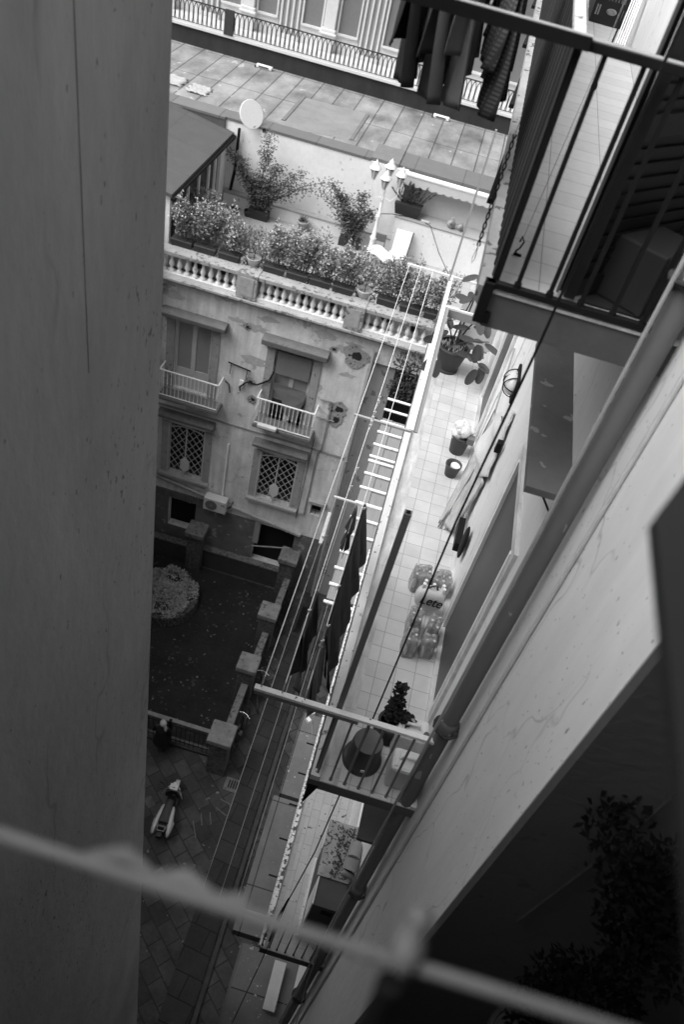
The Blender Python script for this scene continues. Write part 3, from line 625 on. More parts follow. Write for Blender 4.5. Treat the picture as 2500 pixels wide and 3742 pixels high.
# ================= SIDE HOUSE ON THE ROOF GARDEN =================
SH = thing('garden_house', 'glazed roof garden house with dark sloping roof at the left', 'house', (-10, 23, 11.8))
MB().prism([(-7.5, 20.25, 14.0), (-7.5, 25.6, 14.0), (-13, 25.6, 15.0), (-13, 20.25, 15.0)], (0, 0, .1)).build('roof', mat('dark_felt_roof', .09, .15, 2, .8, brick=(9, 1.8, .015, .8, 0, 0, 'xy', .05, 0, 0), bump=.3), SH)
MB().prism([(-7.8, 25.55, 13.2), (-7.8, 25.61, 13.2), (-7.8, 25.61, 14.42), (-7.8, 25.55, 14.42)], (-6, 0, 0)).build('parapet', mat('dark_parapet', .09, .3, 3, .9), SH)
MB().beam((-7.46, 20.2, 13.98), (-7.46, 25.6, 13.98), .1, .08).build('gutter', IRON, SH)
MB().box(-7.9, -7.6, 20.4, 20.55, 11.8, 13.95).build('corner_post', WHITEM, SH)
MB().box(-12, -7.72, 20.45, 25.6, 11.8, 12.3).build('base_wall', WHITEW, SH)
MB().box(-7.80, -7.74, 20.6, 25.5, 12.3, 13.95).build('glazing', GLASSD, SH)
for y in (21.3, 22.1, 23.0, 23.9, 24.5): MB().box(-7.73, -7.66, y - .04, y + .04, 12.3, 13.95).build('mullion', WHITEM, SH)
MB().box(-7.74, -7.64, 24.9, 25.5, 12.0, 13.9).build('white_column', WHITEM, SH)
tag(MB().tube([(-7.3, 25.5, 14.3), (-7.32, 25.5, 13.0), (-7.4, 25.45, 12.3)], .05, 8).build('downpipe', IRON), 'black downpipe in the corner behind the satellite dish', 'pipe')
# satellite dish
sd = thing('satellite_dish', 'round white satellite dish on the coping of the white wall', 'satellite dish', (-6.95, 25.55, 14.45))
dc = Vector((-6.95, 25.5, 14.82)); ax = Vector((.74, -.60, .5)).normalized()
aa_ = ax.orthogonal().normalized(); bb_ = ax.cross(aa_)
ring = [dc + (aa_ * math.cos(k * math.pi / 18) + bb_ * math.sin(k * math.pi / 18)) * .43 for k in range(36)]
dm = MB().prism(ring, -ax * .03); dm.build('dish', mat('dish_white', .85, .03, 3, .5), sd, bevel=.012)
MB().cyl(dc - ax * .12, (-7.05, 25.75, 14.45), .02).build('mast', IRON, sd); MB().cyl(dc - Vector((0, 0, .42)), dc + ax * .3 - Vector((0, 0, .40)), .012).build('feed_arm', GREYM, sd)
MB().cyl((-6.55, 25.58, 14.47), (-6.5, 25.55, 14.37), .05).build('receiver', IRON, sd)
# ================= PLANTERS WITH OLEANDER ALONG THE BALUSTRADE =================
px = [-7.15, -6.45, -5.75, -4.42, -3.74, -3.06, -2.38, -1.08, -.40, .30]
soilm = mat('potting_soil', .03, .4, 20, .95)
proto = []
for k in range(3):
    t = thing('planter', '', 'planter', (0, 20.3, 12.68), 'dark planter boxes with oleander on the balustrade')
    MB().prism([(-.29, 20.2, 12.68), (.29, 20.2, 12.68), (.31, 20.18, 12.88), (-.31, 20.18, 12.88)], (0, .26, 0)).build('box', PLASTIC_D, t)
    MB().box(-.32, .32, 20.165, 20.18, 12.86, 12.895).box(-.32, .32, 20.44, 20.455, 12.86, 12.895).build('rim', mat('planter_rim', .09, .15, 9, .5), t)
    MB().box(-.29, .29, 20.2, 20.43, 12.86, 12.875).build('soil', soilm, t)
    st = MB(); lf = MB(); fw = MB()
    for i in range(11):
        bx = rnd(-.24, .24); top = Vector((bx + rnd(-.26, .26), 20.33 + rnd(-.25, .45), 12.9 + rnd(.6, 1.25)))
        st.tube([(bx, 20.32, 12.87), ((bx + top.x) / 2 + rnd(-.03, .03), 20.32, 12.9 + (top.z - 12.9) * .5), top], [.011, .009, .006], 5)
        for j in range(60):
            k_ = rnd(.25, 1.05); p = Vector((bx, 20.32, 12.87)).lerp(top, k_) + Vector((rnd(-.10, .10), rnd(-.12, .12), rnd(-.05, .08)))
            lf.leaf(p, (rnd(-1, 1), rnd(-1, 1), rnd(-.1, 1)), (rnd(-1, 1), rnd(-1, 1), .4), rnd(.09, .16), rnd(.035, .055))
        for j in range(16): fw.leaf(top + Vector((rnd(-.2, .2), rnd(-.2, .2), rnd(-.3, .1))), (rnd(-1, 1), rnd(-1, 1), 1), (0, 1, .2), .05, .045)
    st.build('stem', BARK, t); nl = len(lf.f); lf.add(fw.v, fw.f); lo = lf.build('leaves', LEAF, t); lo.data.materials.append(LEAFL); lo.data.polygons.foreach_set('material_index', [0] * nl + [1] * (len(lf.f) - nl)); proto.append(t)  # blossoms are joined into the leaves mesh with the pale material
for i, x in enumerate(px):
    lab = 'dark planter box of leafy oleander, %s from the left on the balustrade' % ORD[i]
    if i < 3: proto[i].location = (x, 20.3, 12.68); proto[i]['label'] = lab
    else: dup(proto[i % 3], (x, 20.3 + rnd(-.03, .03), 12.68), lab)
# tiled pots at the piers
for i, (x, lab) in enumerate(((-5.05, 'pale round pot with shrub above the left balustrade pier'), (-1.78, 'pale round pot with shrub above the right balustrade pier'))):
    t = thing('flower_pot', lab, 'plant pot', (x, 20.35, 12.7), 'pale pots over the piers')
    MB().lathe((x, 20.35, 12.7), [(0, 0), (.14, 0), (.21, .22), (.22, .24), (.19, .24), (.17, .15)], 14).build('pot', mat('pale_pot', .5, .2, 8, .8), t)
    lf = MB(); foliage(lf, (x, 20.4, 13.35), (.32, .3, .42), 200, .11, .035, .3); lf.build('leaves', LEAF, t)
    MB().tube([(x, 20.35, 12.85), (x + .02, 20.37, 13.3)], .015, 5).build('stem', BARK, t)
# second row of low plants on the terrace floor
for i, (x, y, r) in enumerate([(-7.2, 22.4, .62)] + [(-6.9 + .84 * k, 20.98 + .12 * (k % 2), .5) for k in range(9)]):
    t = thing('shrub', 'low shrub on the roof garden floor, %s from the left behind the planters' % ORD[i], 'shrub', (x, y, 11.8), 'low shrubs behind the planters')
    MB().lathe((x, y, 11.8), [(0, 0), (.17, 0), (.22, .3), (.2, .3)], 12).build('pot', PLASTIC_D, t)
    lf = MB(); foliage(lf, (x, y, 12.75 + .1 * (i % 3)), (r * 1.05, r * .75, .75), int(2300 * r), .11, .045, .3); foliage(lf, (x, y, 13.0), (r, r * .7, .65), 160, .06, .05, .3); lf.build('leaves', LEAF, t)
    MB().tube([(x, y, 12.05), (x + .05, y, 12.6)], .02, 5).build('stem', BARK, t)
# climbing shrubs on the white wall
def wall_shrub(x, y, z, branches, lab, dens=46):
    t = thing('wall_shrub', lab, 'shrub', (x, y, z))
    MB().box(x - .35, x + .35, y - .2, y + .12, z, z + .28).build('trough', PLASTIC_D, t)
    st = MB(); lf = MB()
    for (dx, dz, dn) in branches:
        pts = [Vector((x + rnd(-.1, .1), y, z + .25))]
        for k in range(1, 6):
            u = k / 5; pts.append(Vector((x + 1.3 * dx * u + rnd(-.06, .06), y + rnd(-.12, .1), z + .25 + dz * (1 - (1 - u) ** 1.6) + rnd(-.05, .05))))
        st.tube(pts, [.02, .016, .013, .01, .008, .005], 5)
        for _ in range(int(dens * dn)):
            u = rnd(.1, 1.0) * 5; i = min(int(u), 4); p = pts[i].lerp(pts[i + 1], u - i) + Vector((rnd(-.3, .3), rnd(-.2, .1), rnd(-.26, .26))) * rnd(.3, 1)
            lf.leaf(p, (rnd(-1, 1), rnd(-1, .6), rnd(-.8, .8)), (rnd(-1, 1), -.5, 1), rnd(.06, .11), rnd(.03, .055))
    st.build('branches', BARK, t); lf.build('leaves', LEAFD if False else mat('wall_shrub_leaf', .085, .5, 6, .6), t)
wall_shrub(-6.25, 25.1, 11.8, [(-.9, 1.7, 1.6), (-.6, 1.2, 2), (-.3, 1.0, 2), (.1, 2.5, 1.0), (.4, 1.6, 1.8), (1.0, 1.6, 1.2), (1.7, 1.5, .7), (.3, .9, 2), (-.1, .9, 2), (.75, 1.1, 1.0), (0, 2.0, 1.2), (1.35, 1.25, .6)], 'sprawling dark climber spread over the white roof garden wall', 300)
wall_shrub(-3.05, 25.0, 11.8, [(-.7, 1.6, 1.6), (-.4, 1.3, 2), (.1, 1.5, 1.8), (.4, 1.0, 1.8), (-.1, .8, 2.4), (-.9, 1.2, .8), (.2, .6, 2), (-.3, .8, 2)], 'bushy climber beside the white lamp post', 280)
# aloe pot
t = thing('flower_pot', 'small terracotta pot with pointed aloe leaves by the garden wall', 'plant pot', (-4.72, 25.15, 11.8))
MB().lathe((-4.72, 25.1, 11.8), [(0, 0), (.12, 0), (.18, .26), (.21, .27), (.21, .33), (.17, .33), (.16, .25)], 14).build('pot', mat('terracotta', .30, .12, 9, .8), t)
lf = MB()
for i in range(9): a = i * .7; lf.leaf((-4.72, 25.1, 12.08), (math.cos(a) * .8, math.sin(a) * .8, .9), (0, 0, 1), .26, .06)
lf.build('leaves', LEAFD, t)
# round pots on the terrace
for i, (x, y) in enumerate(((-7.0, 24.9), (-6.6, 25.0))): tag(MB().lathe((x, y, 11.8), [(0, 0), (.1, 0), (.14, .2), (.12, .2)], 12).build('flower_pot', PLASTIC_D), 'small dark empty pot, %s of two under the climber' % ('left' if i == 0 else 'right'), 'plant pot', 'two small dark pots')
# box planter on the shelf
t = thing('planter', 'large dark box planter with a bushy shrub on the grey shelf', 'planter', (-1.45, 25.6, 13.1))
MB().prism([(-1.85, 25.42, 13.1), (-1.1, 25.42, 13.1), (-1.02, 25.40, 13.45), (-1.93, 25.40, 13.45)], (0, .4, 0)).build('box', PLASTIC_D, t)
lf = MB(); st = MB()
for i in range(34):
    a = rnd(-1.25, 1.25); b0 = Vector((-1.47 + rnd(-.3, .3), 25.6, 13.42)); tp = b0 + Vector((math.sin(a) * .42, rnd(-.25, .25), .22 + .45 * math.cos(a))); st.tube([b0, b0.lerp(tp, .5) + Vector((0, 0, .04)), tp], [.008, .006, .003], 4)
    for j in range(22): lf.leaf(b0.lerp(tp, rnd(.25, 1.05)), (math.sin(a) + rnd(-.5, .5), rnd(-.6, .6), 1), (0, 1, 0), rnd(.07, .1), .03)
lf.build('leaves', mat('box_shrub_leaf', .07, .4, 6, .6), t); st.build('branches', BARK, t)
# awning
aw = thing('awning', 'rolled white awning with scalloped valance on the grey wall', 'awning', (0, 25.9, 14))
MB().cyl((-1.9, 25.66, 14.33), (2.2, 25.66, 14.33), .085, n=12).build('roll', WHITEM, aw)
pts = [(-1.78, 14.30)]; n = 60
for i in range(n + 1):
    x = -1.78 + 3.9 * i / n; pts.append((x, 14.05 - .055 * abs(math.sin(i / n * 3.9 / .26 * math.pi))))
pts.append((2.12, 14.30)); MB().prism([(x, 25.60, z) for x, z in pts], (0, .012, 0)).build('valance', mat('valance_cloth', .58, .06, 3, .8), aw)
# swans
for i, (x, s) in enumerate(((.02, 1.0), (.34, .75))):
    t = thing('swan_planter', ('larger' if i == 0 else 'smaller') + ' stone swan ornament on the grey shelf', 'ornament', (x, 25.5, 13.1), 'pair of swan ornaments')
    sw = mat('swan_stone', .28, .2, 12, .8)
    MB().blob((x, 25.5, 13.1 + .13 * s), (.15 * s, .11 * s, .13 * s), 12, 8).build('body', sw, t)
    MB().tube([(x + .03 * s, 25.42, 13.15), (x - .05 * s, 25.36, 13.1 + .2 * s), (x + .06 * s, 25.36, 13.1 + .3 * s), (x + .02 * s, 25.35, 13.1 + .42 * s), (x - .06 * s, 25.33, 13.1 + .36 * s)], [.035 * s, .03 * s, .028 * s, .03 * s, .012 * s], 6).build('neck', sw, t)
# junction box and cable
tag(MB().box(-.95, -.68, 25.3, 25.42, 13.1, 13.15).build('junction_box', mat('junction_box', .5, .1, 8, .6)), 'small pale junction box on the grey shelf edge', 'box')
tag(MB().tube([(-2.4, 25.1, 13.05), (-1.9, 25.2, 13.14), (-1.4, 25.35, 13.13), (-.9, 25.36, 13.13), (-.6, 25.2, 13.1), (-.1, 24.6, 12.6), (.5, 23.9, 12.2)], .012, 5).build('cable', IRON), 'black cable drooping from the junction box', 'cable')
# lamp post with four lanterns
lp = thing('street_lamp', 'ornate white lamp post with a cluster of lanterns in the roof garden', 'lamp', (-2.28, 24.8, 11.8))
lw = mat('lamp_white', .82, .04, 6, .5)
MB().lathe((-2.28, 24.8, 11.8), [(0, 0), (.13, 0), (.13, .2), (.10, .25), (.10, .55), (.13, .6), (.08, .66), (.06, .9), (.055, 1.25), (.085, 1.3), (.085, 1.36), (.045, 1.4), (.035, 2.1), (.05, 2.15), (.03, 2.2), (.03, 2.55)], 14).build('post', lw, lp)
for i, (dx, dy, dz) in enumerate(((-.42, 0, .1), (.42, 0, .1), (0, -.36, .02), (0, .36, .12))):
    c = Vector((-2.28 + dx, 24.8 + dy, 11.8 + 2.3 + dz))
    MB().tube([(-2.28, 24.8, 13.75), (-2.28 + dx * .6, 24.8 + dy * .6, 13.68), (-2.28 + dx, 24.8 + dy, 13.8 + dz), c], .014, 6).build('arm', lw, lp)
    ln = MB()
    for k in range(6): aa = k * math.pi / 3 + .5; ln.cyl(c + Vector((.05 * math.cos(aa), .05 * math.sin(aa), 0)), c + Vector((.16 * math.cos(aa), .16 * math.sin(aa), .34)), .012, n=5)
    ln.lathe(c, [(.19, .34), (.18, .37), (.10, .46), (.08, .47), (.08, .52), (.04, .55), (.0, .64)], 6)
    l_ = ln.build('lantern', lw, lp); MB().lathe(c, [(.045, .02), (.145, .32)], 6).build('glass', mat('lantern_glass', .38, .1, 5, .2), l_)
    MB().lathe(c, [(.02, .26), (.148, .28), (.15, .33), (.02, .335)], 6).build('dark_rim', GREYD, l_)
# deck chair with towel
dcx = thing('lounge_chair', 'white cushioned lounge chair against the white wall', 'chair', (-1.7, 24.6, 11.8))
MB().obox((-1.35, 24.95, 12.42), (Vector((1, 0, 0)), Vector((0, .5, 1)), Vector((0, -1, .5))), (.27, .38, .04)).obox((-1.4, 24.5, 12.08), ((1, 0, 0), (0, 1, 0), (0, 0, 1)), (.27, .3, .05)).build('cushion', mat('white_cushion', .82, .06, 4, .9), dcx, bevel=.02)
MB().beam((-1.62, 24.25, 11.8), (-1.62, 24.25, 12.05), .03, .03).build('leg', IRON, dcx); MB().beam((-1.12, 24.25, 11.8), (-1.12, 24.25, 12.05), .03, .03).build('leg', IRON, dcx)
MB().beam((-1.1, 24.3, 12.0), (-1.06, 25.15, 12.75), .03, .03).build('frame', IRON, dcx)
t = thing('garden_chair', 'low garden chair draped with a white towel beside the lounge chair', 'chair', (-2.0, 24.4, 11.8))
def fn(u, v): return (-2.3 + u * .62 + v * .1, 24.1 + v * .55 - .1 * u, 12.2 + .06 * math.sin(u * 5) - .25 * (max(0, .25 - v) + max(0, u - .8)) + .03 * math.sin(v * 9))
MB().grid(fn, 10, 10).build('towel', MATS['white_cushion'], t, solid=.02)
MB().beam((-2.25, 24.15, 11.8), (-2.25, 24.15, 12.15), .03, .03).build('leg', IRON, t); MB().beam((-1.8, 24.1, 11.8), (-1.8, 24.1, 12.15), .03, .03).build('leg', IRON, t)
MB().box(-2.22, -2.19, 24.75, 24.78, 11.8, 12.6).box(-1.9, -1.87, 24.75, 24.78, 11.8, 12.6).box(-2.22, -1.87, 24.74, 24.77, 12.35, 12.6).build('backrest', mat('chair_back', .12, .2, 9, .7), t)
# flower tub near the right edge of the roof garden
t = thing('flower_pot', 'dark pot with feathery pale plant beyond the rubber plant', 'plant pot', (.55, 17.5, 12.5))
MB().lathe((.62, 19.0, 12.3), [(0, 0), (.2, 0), (.27, .35), (.25, .35)], 14).build('pot', PLASTIC_D, t)
lf = MB(); foliage(lf, (.75, 19.2, 13.0), (.5, .45, .35), 700, .08, .018, .2); lf.build('leaves', mat('feathery_leaf', .2, .4, 8, .7), t)
# slatted louvre roof below
t = thing('corrugated_roof', 'pale ribbed sheet roof seen past the rubber plant', 'roof', (.9, 15, 13.4))
for i in range(18): 
    y = 14.2 + i * .24; MB().cyl((.50, y, 14.2), (.92, y, 14.2), .10, n=10).build('rib', mat('pale_rib', .42, .12, 5, .7), t)
MB().box(.93, 2.0, 13, 20, 13.6, 13.75).box(.5, .92, 14.0, 18.5, 14.0, 14.1).build('sheet', mat('grey_sheet', .2, .2, 3, .8), t)
# ================= COURTYARD GARDEN: PILLARS, LOW WALLS, FENCE =================
pl = [(-5.78, 19.65, .36, 2.1, 'far left stone pillar of the garden wall beneath the air conditioner', 0), (-2.2, 19.72, .36, 2.1, 'stone pillar at the far corner of the garden wall', 0), (-2.18, 17.0, .34, 2.1, 'stone pillar third along the garden wall from the far left', 0),
      (-2.21, 14.73, .34, 2.1, 'stone pillar next to the parked bicycles', 0), (-2.2, 12.05, .38, 2.1, 'nearest square stone gate pillar at the end of the iron fence', 0)]
for x, y, r, h, lab, k in pl:
    t = thing('stone_pillar', lab, 'pillar', (x, y, 0), 'square stone pillars of the garden wall')
    MB().box(x - r * .78, x + r * .78, y - r * .78, y + r * .78, 0, h - .22).build('shaft', MOSS, t, bevel=.03)
    MB().box(x - r * .86, x + r * .86, y - r * .86, y + r * .86, h - .34, h - .22).build('neck', MOSS, t)
    MB().box(x - r, x + r, y - r, y + r, h - .22, h).build('cap', mat('lichen_stone_cap', .15, .5, 4, .95, spots=.12, spot_scale=9, spot_v=.07, bump=1), t, bevel=.03)
GW = mat('garden_wall_plaster', .04, .4, 3, .95, bump=.6)
GT = mat('garden_wall_coping', .12, .45, 6, .9, spots=.2, spot_scale=10, spot_v=.06)
def low_wall(x0, x1, y0, y1, h, lab):
    t = thing('garden_wall', lab, 'wall', ((x0 + x1) / 2, (y0 + y1) / 2, 0), 'low garden walls between the pillars')
    MB().box(x0, x1, y0, y1, 0, h).build('wall', GW, t)
    MB().box(x0 - .04, x1 + .04, y0 - .04, y1 + .04, h, h + .07).build('coping', GT, t, bevel=.015)
low_wall(-5.5, -2.48, 19.72, 19.92, .95, 'low wall with pale coping in front of the dark doorway')
low_wall(-8.6, -6.06, 19.62, 19.82, .95, 'low wall with coping left of the far left pillar')
low_wall(-2.15, -1.99, 17.3, 19.4, 1.0, 'short low wall beside the alley at the far end')
low_wall(-2.20, -2.04, 15.05, 16.68, 1.1, 'low wall between the third pillar and the bicycles')
low_wall(-2.25, -2.09, 12.4, 14.42, 1.15, 'low wall with iron rail behind the parked bicycles')
# round flower bed
rb = thing('round_flower_bed', 'round raised stone bed filled with pale ground cover in the garden', 'flower bed', (-6.15, 17.6, 0))
c = Vector((-6.15, 17.6, 0)); sm_ = MB()
for k in range(3):
    for i in range(30):
        a = 2 * math.pi * (i + .5 * k) / 30; ax_ = Vector((math.cos(a), math.sin(a), 0))
        sm_.obox(c + ax_ * 1.12 + Vector((0, 0, .1 + k * .17)), (ax_, Vector((0, 0, 1)).cross(ax_), (0, 0, 1)), (.09, .11, .078))
sm_.build('stone_ring', MOSS, rb, bevel=.015)
MB().lathe(c, [(1.1, .5), (.0, .56)], 30).build('soil', soilm, rb)
gc = MB()
for _ in range(5200):
    a = rnd(0, 6.283); r = (1.12 + .09 * math.sin(a * 5) + .06 * math.sin(a * 11 + 1)) * math.sqrt(rnd(0, 1)); hx_ = math.sin(3.1 * math.cos(a) * r + 1.3) * math.cos(4.3 * math.sin(a) * r)
    if hx_ < -.55 and rnd(0, 1) < .8: continue
    gc.leaf(c + Vector((math.cos(a) * r, math.sin(a) * r, .53 + rnd(0, .12) + .14 * hx_ * (1 - r * .5))), (rnd(-1, 1), rnd(-1, 1), rnd(.1, .9)), (0, 0, 1), rnd(.07, .13), rnd(.04, .07))
tag(gc.build('ground_cover', mat('ground_cover_leaf', .26, .9, 9, .8), rb), None, None, None, 'stuff')
# scattered leaves and weeds in the garden
lv = MB()
for _ in range(90): lv.leaf((rnd(-8.4, -2.5), rnd(12.9, 19.4), .075), (rnd(-1, 1), rnd(-1, 1), .15), (0, 0, 1), rnd(.04, .12), .05)
tag(lv.build('fallen_leaves', mat('fallen_leaf', .16, .5, 20, .9)), 'pale fallen leaves scattered over the dark garden soil', 'leaves', None, 'stuff')
# iron fence
fn_ = thing('iron_fence', 'dark iron bar fence between the courtyard and the garden', 'fence', (-5, 12.3, 0))
MB().box(-8.6, -2.55, 12.24, 12.50, 0, .12).build('kerb', GW, fn_); MB().box(-8.6, -2.55, 13.0, 13.14, .06, .09).build('stone_edge', mat('edge_stone', .20, .5, 6, .9), fn_); MB().box(-8.6, -2.55, 12.34, 12.5, .12, .135).build('pale_sill', mat('edge_sill', .09, .5, 6, .9), fn_)
MB().box(-8.6, -2.55, 12.285, 12.315, 1.18, 1.21).build('top_rail', IRON, fn_); MB().box(-8.6, -2.55, 12.285, 12.315, .3, .33).build('bottom_rail', IRON, fn_)
b = MB().cyl((-8.5, 12.3, .15), (-8.5, 12.3, 1.25), .011, n=6).build('bar', IRON, fn_); x = -8.35
while x < -2.6: part_copy(b, (x + 8.5, 0, 0)); x += .15
MB().box(-3.95, -3.87, 12.25, 12.35, 0, 1.45).build('gate_post', IRON, fn_)
# path kerb and grate
tag(MB().box(-.52, -.40, 5, 19.5, 0, .10).build('kerb', mat('kerb_lava', .05, .4, 4, .9)), 'dark lava kerb along the right side of the paved path', 'kerb')
gr = thing('drain_grate', 'pale rimmed drain grate set in the courtyard paving', 'drain grate', (-1.4, 11.6, 0))
MB().box(-1.78, -1.02, 11.36, 11.80, .004, .03).build('frame', mat('worn_concrete_frame', .12, .5, 5, .9), gr)
for i in range(7): MB().box(-1.66 + i * .08, -1.62 + i * .08, 11.46, 11.72, .03, .04).build('slot', BLACKH, gr)
# worn chalky scratches on the paving
sc_ = mat('scratched_paint', .11, .6, 9, .9)
for i, (a, b_) in enumerate(((( -1.75, 11.05), (-1.3, 10.95)), ((-1.78, 10.75), (-1.4, 10.6)), ((-1.9, 10.55), (-1.75, 10.2)), ((-2.15, 10.45), (-2.0, 10.1)), ((-2.3, 10.15), (-2.05, 9.7)))):
    tag(MB().beam((a[0], a[1], .006), (b_[0], b_[1], .006), .03, .004).build('paint_scratch', sc_), 'faint pale scratch on the paving, %s from the drain grate' % ORD[i], 'paint mark', 'faint scratches on the paving')
# pale worn paving stone
tag(MB().prism([(-2.95, 8.25, 0), (-2.55, 8.0, 0), (-2.25, 8.3, 0), (-2.68, 8.62, 0)], (0, 0, .008)).build('paving_stone', mat('pale_stone', .13, .5, 4, .8, spots=.1, spot_v=.05)), 'single pale worn paving stone near the scooter', 'paving stone')

for i, (x, y, a_) in enumerate(((-3.75, 10.3, .35), (-3.7, 9.2, .5), (-3.3, 7.6, .4), (-3.9, 8.2, .45), (-3.1, 6.7, .4))):
    ca, sa = math.cos(R(42)), math.sin(R(42))
    tag(MB().prism([(x + ca * p_ * a_ + sa * q_ * a_ * .7, y - sa * p_ * a_ + ca * q_ * a_ * .7, 0) for p_, q_ in ((-.5, -.5), (.5, -.45), (.48, .5), (-.45, .5))], (0, 0, .006)).build('paving_stone', mat('worn_stone', .085, .7, 4, .8, spots=.1, spot_v=.04)), 'faded worn paving stone beside the left wall, %s going towards the camera' % ORD[i], 'paving stone', 'faded paving stones')
# ================= PERSON =================
def skinned(name, verts, edges, radii, m, parent, sub=2):
    me = bpy.data.meshes.new(name); base = Vector(parent.location); me.from_pydata([tuple(Vector(v) - base) for v in verts], edges, []); me.update()
    o = bpy.data.objects.new(name, me); COL.objects.link(o); o.parent = parent; me.materials.append(m)
    s_ = o.modifiers.new('skin', 'SKIN'); s_.use_smooth_shade = True
    for i, r in enumerate(radii): me.skin_vertices[0].data[i].radius = (r, r)
    me.skin_vertices[0].data[0].use_root = True
    ss = o.modifiers.new('sub', 'SUBSURF'); ss.levels = sub; ss.render_levels = sub
    return o
px0, py0 = -4.07, 12.02
pr = thing('person', 'person with pale hair in a black flared coat standing at the iron fence', 'person', (px0, py0, 0))
X, Yp = px0, py0
V_ = [(X, Yp, .92), (X, Yp, 1.15), (X, Yp, 1.38), (X, Yp + .01, 1.50), (X, Yp + .03, 1.62), (X - .17, Yp, 1.40), (X - .24, Yp + .03, 1.12), (X - .2, Yp + .16, .92), (X - .17, Yp + .22, .84), (X + .17, Yp, 1.40), (X + .24, Yp + .03, 1.12), (X + .2, Yp + .16, .92), (X + .17, Yp + .22, .84),
      (X - .09, Yp, .86), (X - .10, Yp + .02, .48), (X - .10, Yp, .08), (X - .10, Yp + .12, .04), (X + .09, Yp, .86), (X + .10, Yp + .0, .48), (X + .10, Yp - .03, .08), (X + .10, Yp + .10, .04)]
E_ = [(0, 1), (1, 2), (2, 3), (3, 4), (2, 5), (5, 6), (6, 7), (7, 8), (2, 9), (9, 10), (10, 11), (11, 12), (0, 13), (13, 14), (14, 15), (15, 16), (0, 17), (17, 18), (18, 19), (19, 20)]
R_ = [.14, .13, .15, .055, .095, .06, .048, .035, .03, .06, .048, .035, .03, .085, .06, .045, .04, .085, .06, .045, .04]
skinned('body', V_, E_, R_, mat('person_skin_trousers', .03, .1, 5, .8), pr)
MB().lathe((X, Yp, 0), [(.27, .62), (.26, .68), (.21, .95), (.18, 1.2), (.18, 1.38), (.10, 1.46), (.07, 1.5)], 18).build('coat', mat('black_coat', .006, .2, 6, .95), pr, solid=.01)
for s in (-1, 1): MB().tube([(X + s * .17, Yp, 1.4), (X + s * .27, Yp + .02, 1.12), (X + s * .22, Yp + .17, .92)], [.075, .065, .055], 8).build('sleeve', MATS['black_coat'], pr)
MB().blob((X, Yp + .03, 1.62), (.088, .105, .12), 14, 10).build('head', mat('skin', .3, .05, 9, .6), pr)
MB().blob((X + .035, Yp - .005, 1.645), (.10, .11, .115), 14, 10, .03).tube([(X + .07, Yp - .02, 1.6), (X + .13, Yp - .06, 1.48), (X + .14, Yp - .08, 1.3)], [.06, .055, .02], 8).build('hair', mat('pale_hair', .34, .25, 20, .7), pr)
# ================= SCOOTER =================
scb = Vector((-3.02, 9.3, 0)); sct = thing('scooter', 'parked scooter with white side panels and front shield on the paving', 'scooter', scb)
fwd = Vector((-.05, 1, 0)).normalized(); rgt = Vector((1, .05, 0)).normalized(); U = Vector((0, 0, 1))
def sp(f, r, u): return scb + fwd * f + rgt * r + U * u
sw_ = mat('scooter_white', .42, .04, 5, .3, spec=.5); sd_ = mat('scooter_black', .02, .15, 9, .45); sg = mat('scooter_seat', .045, .1, 9, .7)
for nm, f in (('wheel', .28), ('wheel', 1.52)):
    w_ = MB(); n = 20
    def fn(u, v, f=f): a = u * 2 * math.pi; b2 = v * 2 * math.pi; rr = .19 + .055 * math.cos(b2); return sp(f + rr * math.cos(a), .055 * math.sin(b2), .245 + rr * math.sin(a))
    w_.grid(fn, 20, 8); wo = w_.build('wheel', sd_, sct); MB().cyl(sp(f, -.03, .245), sp(f, .03, .245), .13, n=14).build('rim', GREYM, wo)
for s in (-1, 1):
    def fn(u, v, s=s):
        a = u * math.pi * 2; q = (v - .5) * math.pi; e = .52 + .10 * math.cos(a)
        return sp(.36 + .47 * math.cos(a) * math.cos(q), s * (.185 + .09 * math.sin(q) - .035 * math.cos(a)), .60 + .19 * math.sin(a) * math.cos(q))
    MB().grid(fn, 18, 10).build('side_panel', sw_, sct)
MB().prism([sp(-.02, -.13, .45), sp(1.05, -.12, .22), sp(1.35, -.12, .28), sp(1.05, -.12, .36), sp(.7, -.13, .66), sp(.1, -.13, .7)], rgt * .26).build('body', sd_, sct, bevel=.02)
MB().grid(lambda u, v: sp(.22 + .72 * u, (v - .5) * (.30 - .14 * u), .80 + .03 * math.sin(u * 3) - .07 * (2 * v - 1) ** 2 - .05 * u), 10, 8).build('seat', sg, sct, solid=.05)
MB().box(-3.1, -2.96, 9.15, 9.28, .5, .66).build('plate_holder', sd_, sct)
MB().cyl(sp(.12, -.12, .76), sp(.12, .12, .76), .012).cyl(sp(.12, -.12, .76), sp(-.02, -.1, .76), .012).cyl(sp(.12, .12, .76), sp(-.02, .1, .76), .012).cyl(sp(-.02, -.1, .76), sp(-.02, .1, .76), .012).build('rear_rack', GREYM, sct)
MB().obox(sp(-.05, 0, .55), (rgt, U, fwd), (.07, .04, .02)).build('tail_light', mat('tail_light', .12, .05, 9, .3), sct)
MB().grid(lambda u, v: sp(1.42 - .32 * (2 * u - 1) ** 2 * .6 - .12 * v, (u - .5) * (.56 - .12 * v), .28 + .72 * v), 14, 8).build('front_shield', sw_, sct, solid=.02)
MB().grid(lambda u, v: sp(1.30 - .14 * v - .1 * (2 * u - 1) ** 2, (u - .5) * .44, .35 + .55 * v), 8, 6).build('leg_shield_inside', sg, sct, solid=.02)
MB().tube([sp(1.08, -.36, 1.0), sp(1.14, -.2, 1.03), sp(1.18, 0, 1.05), sp(1.14, .2, 1.03), sp(1.08, .36, 1.0)], .018, 8).build('handlebar', sd_, sct)
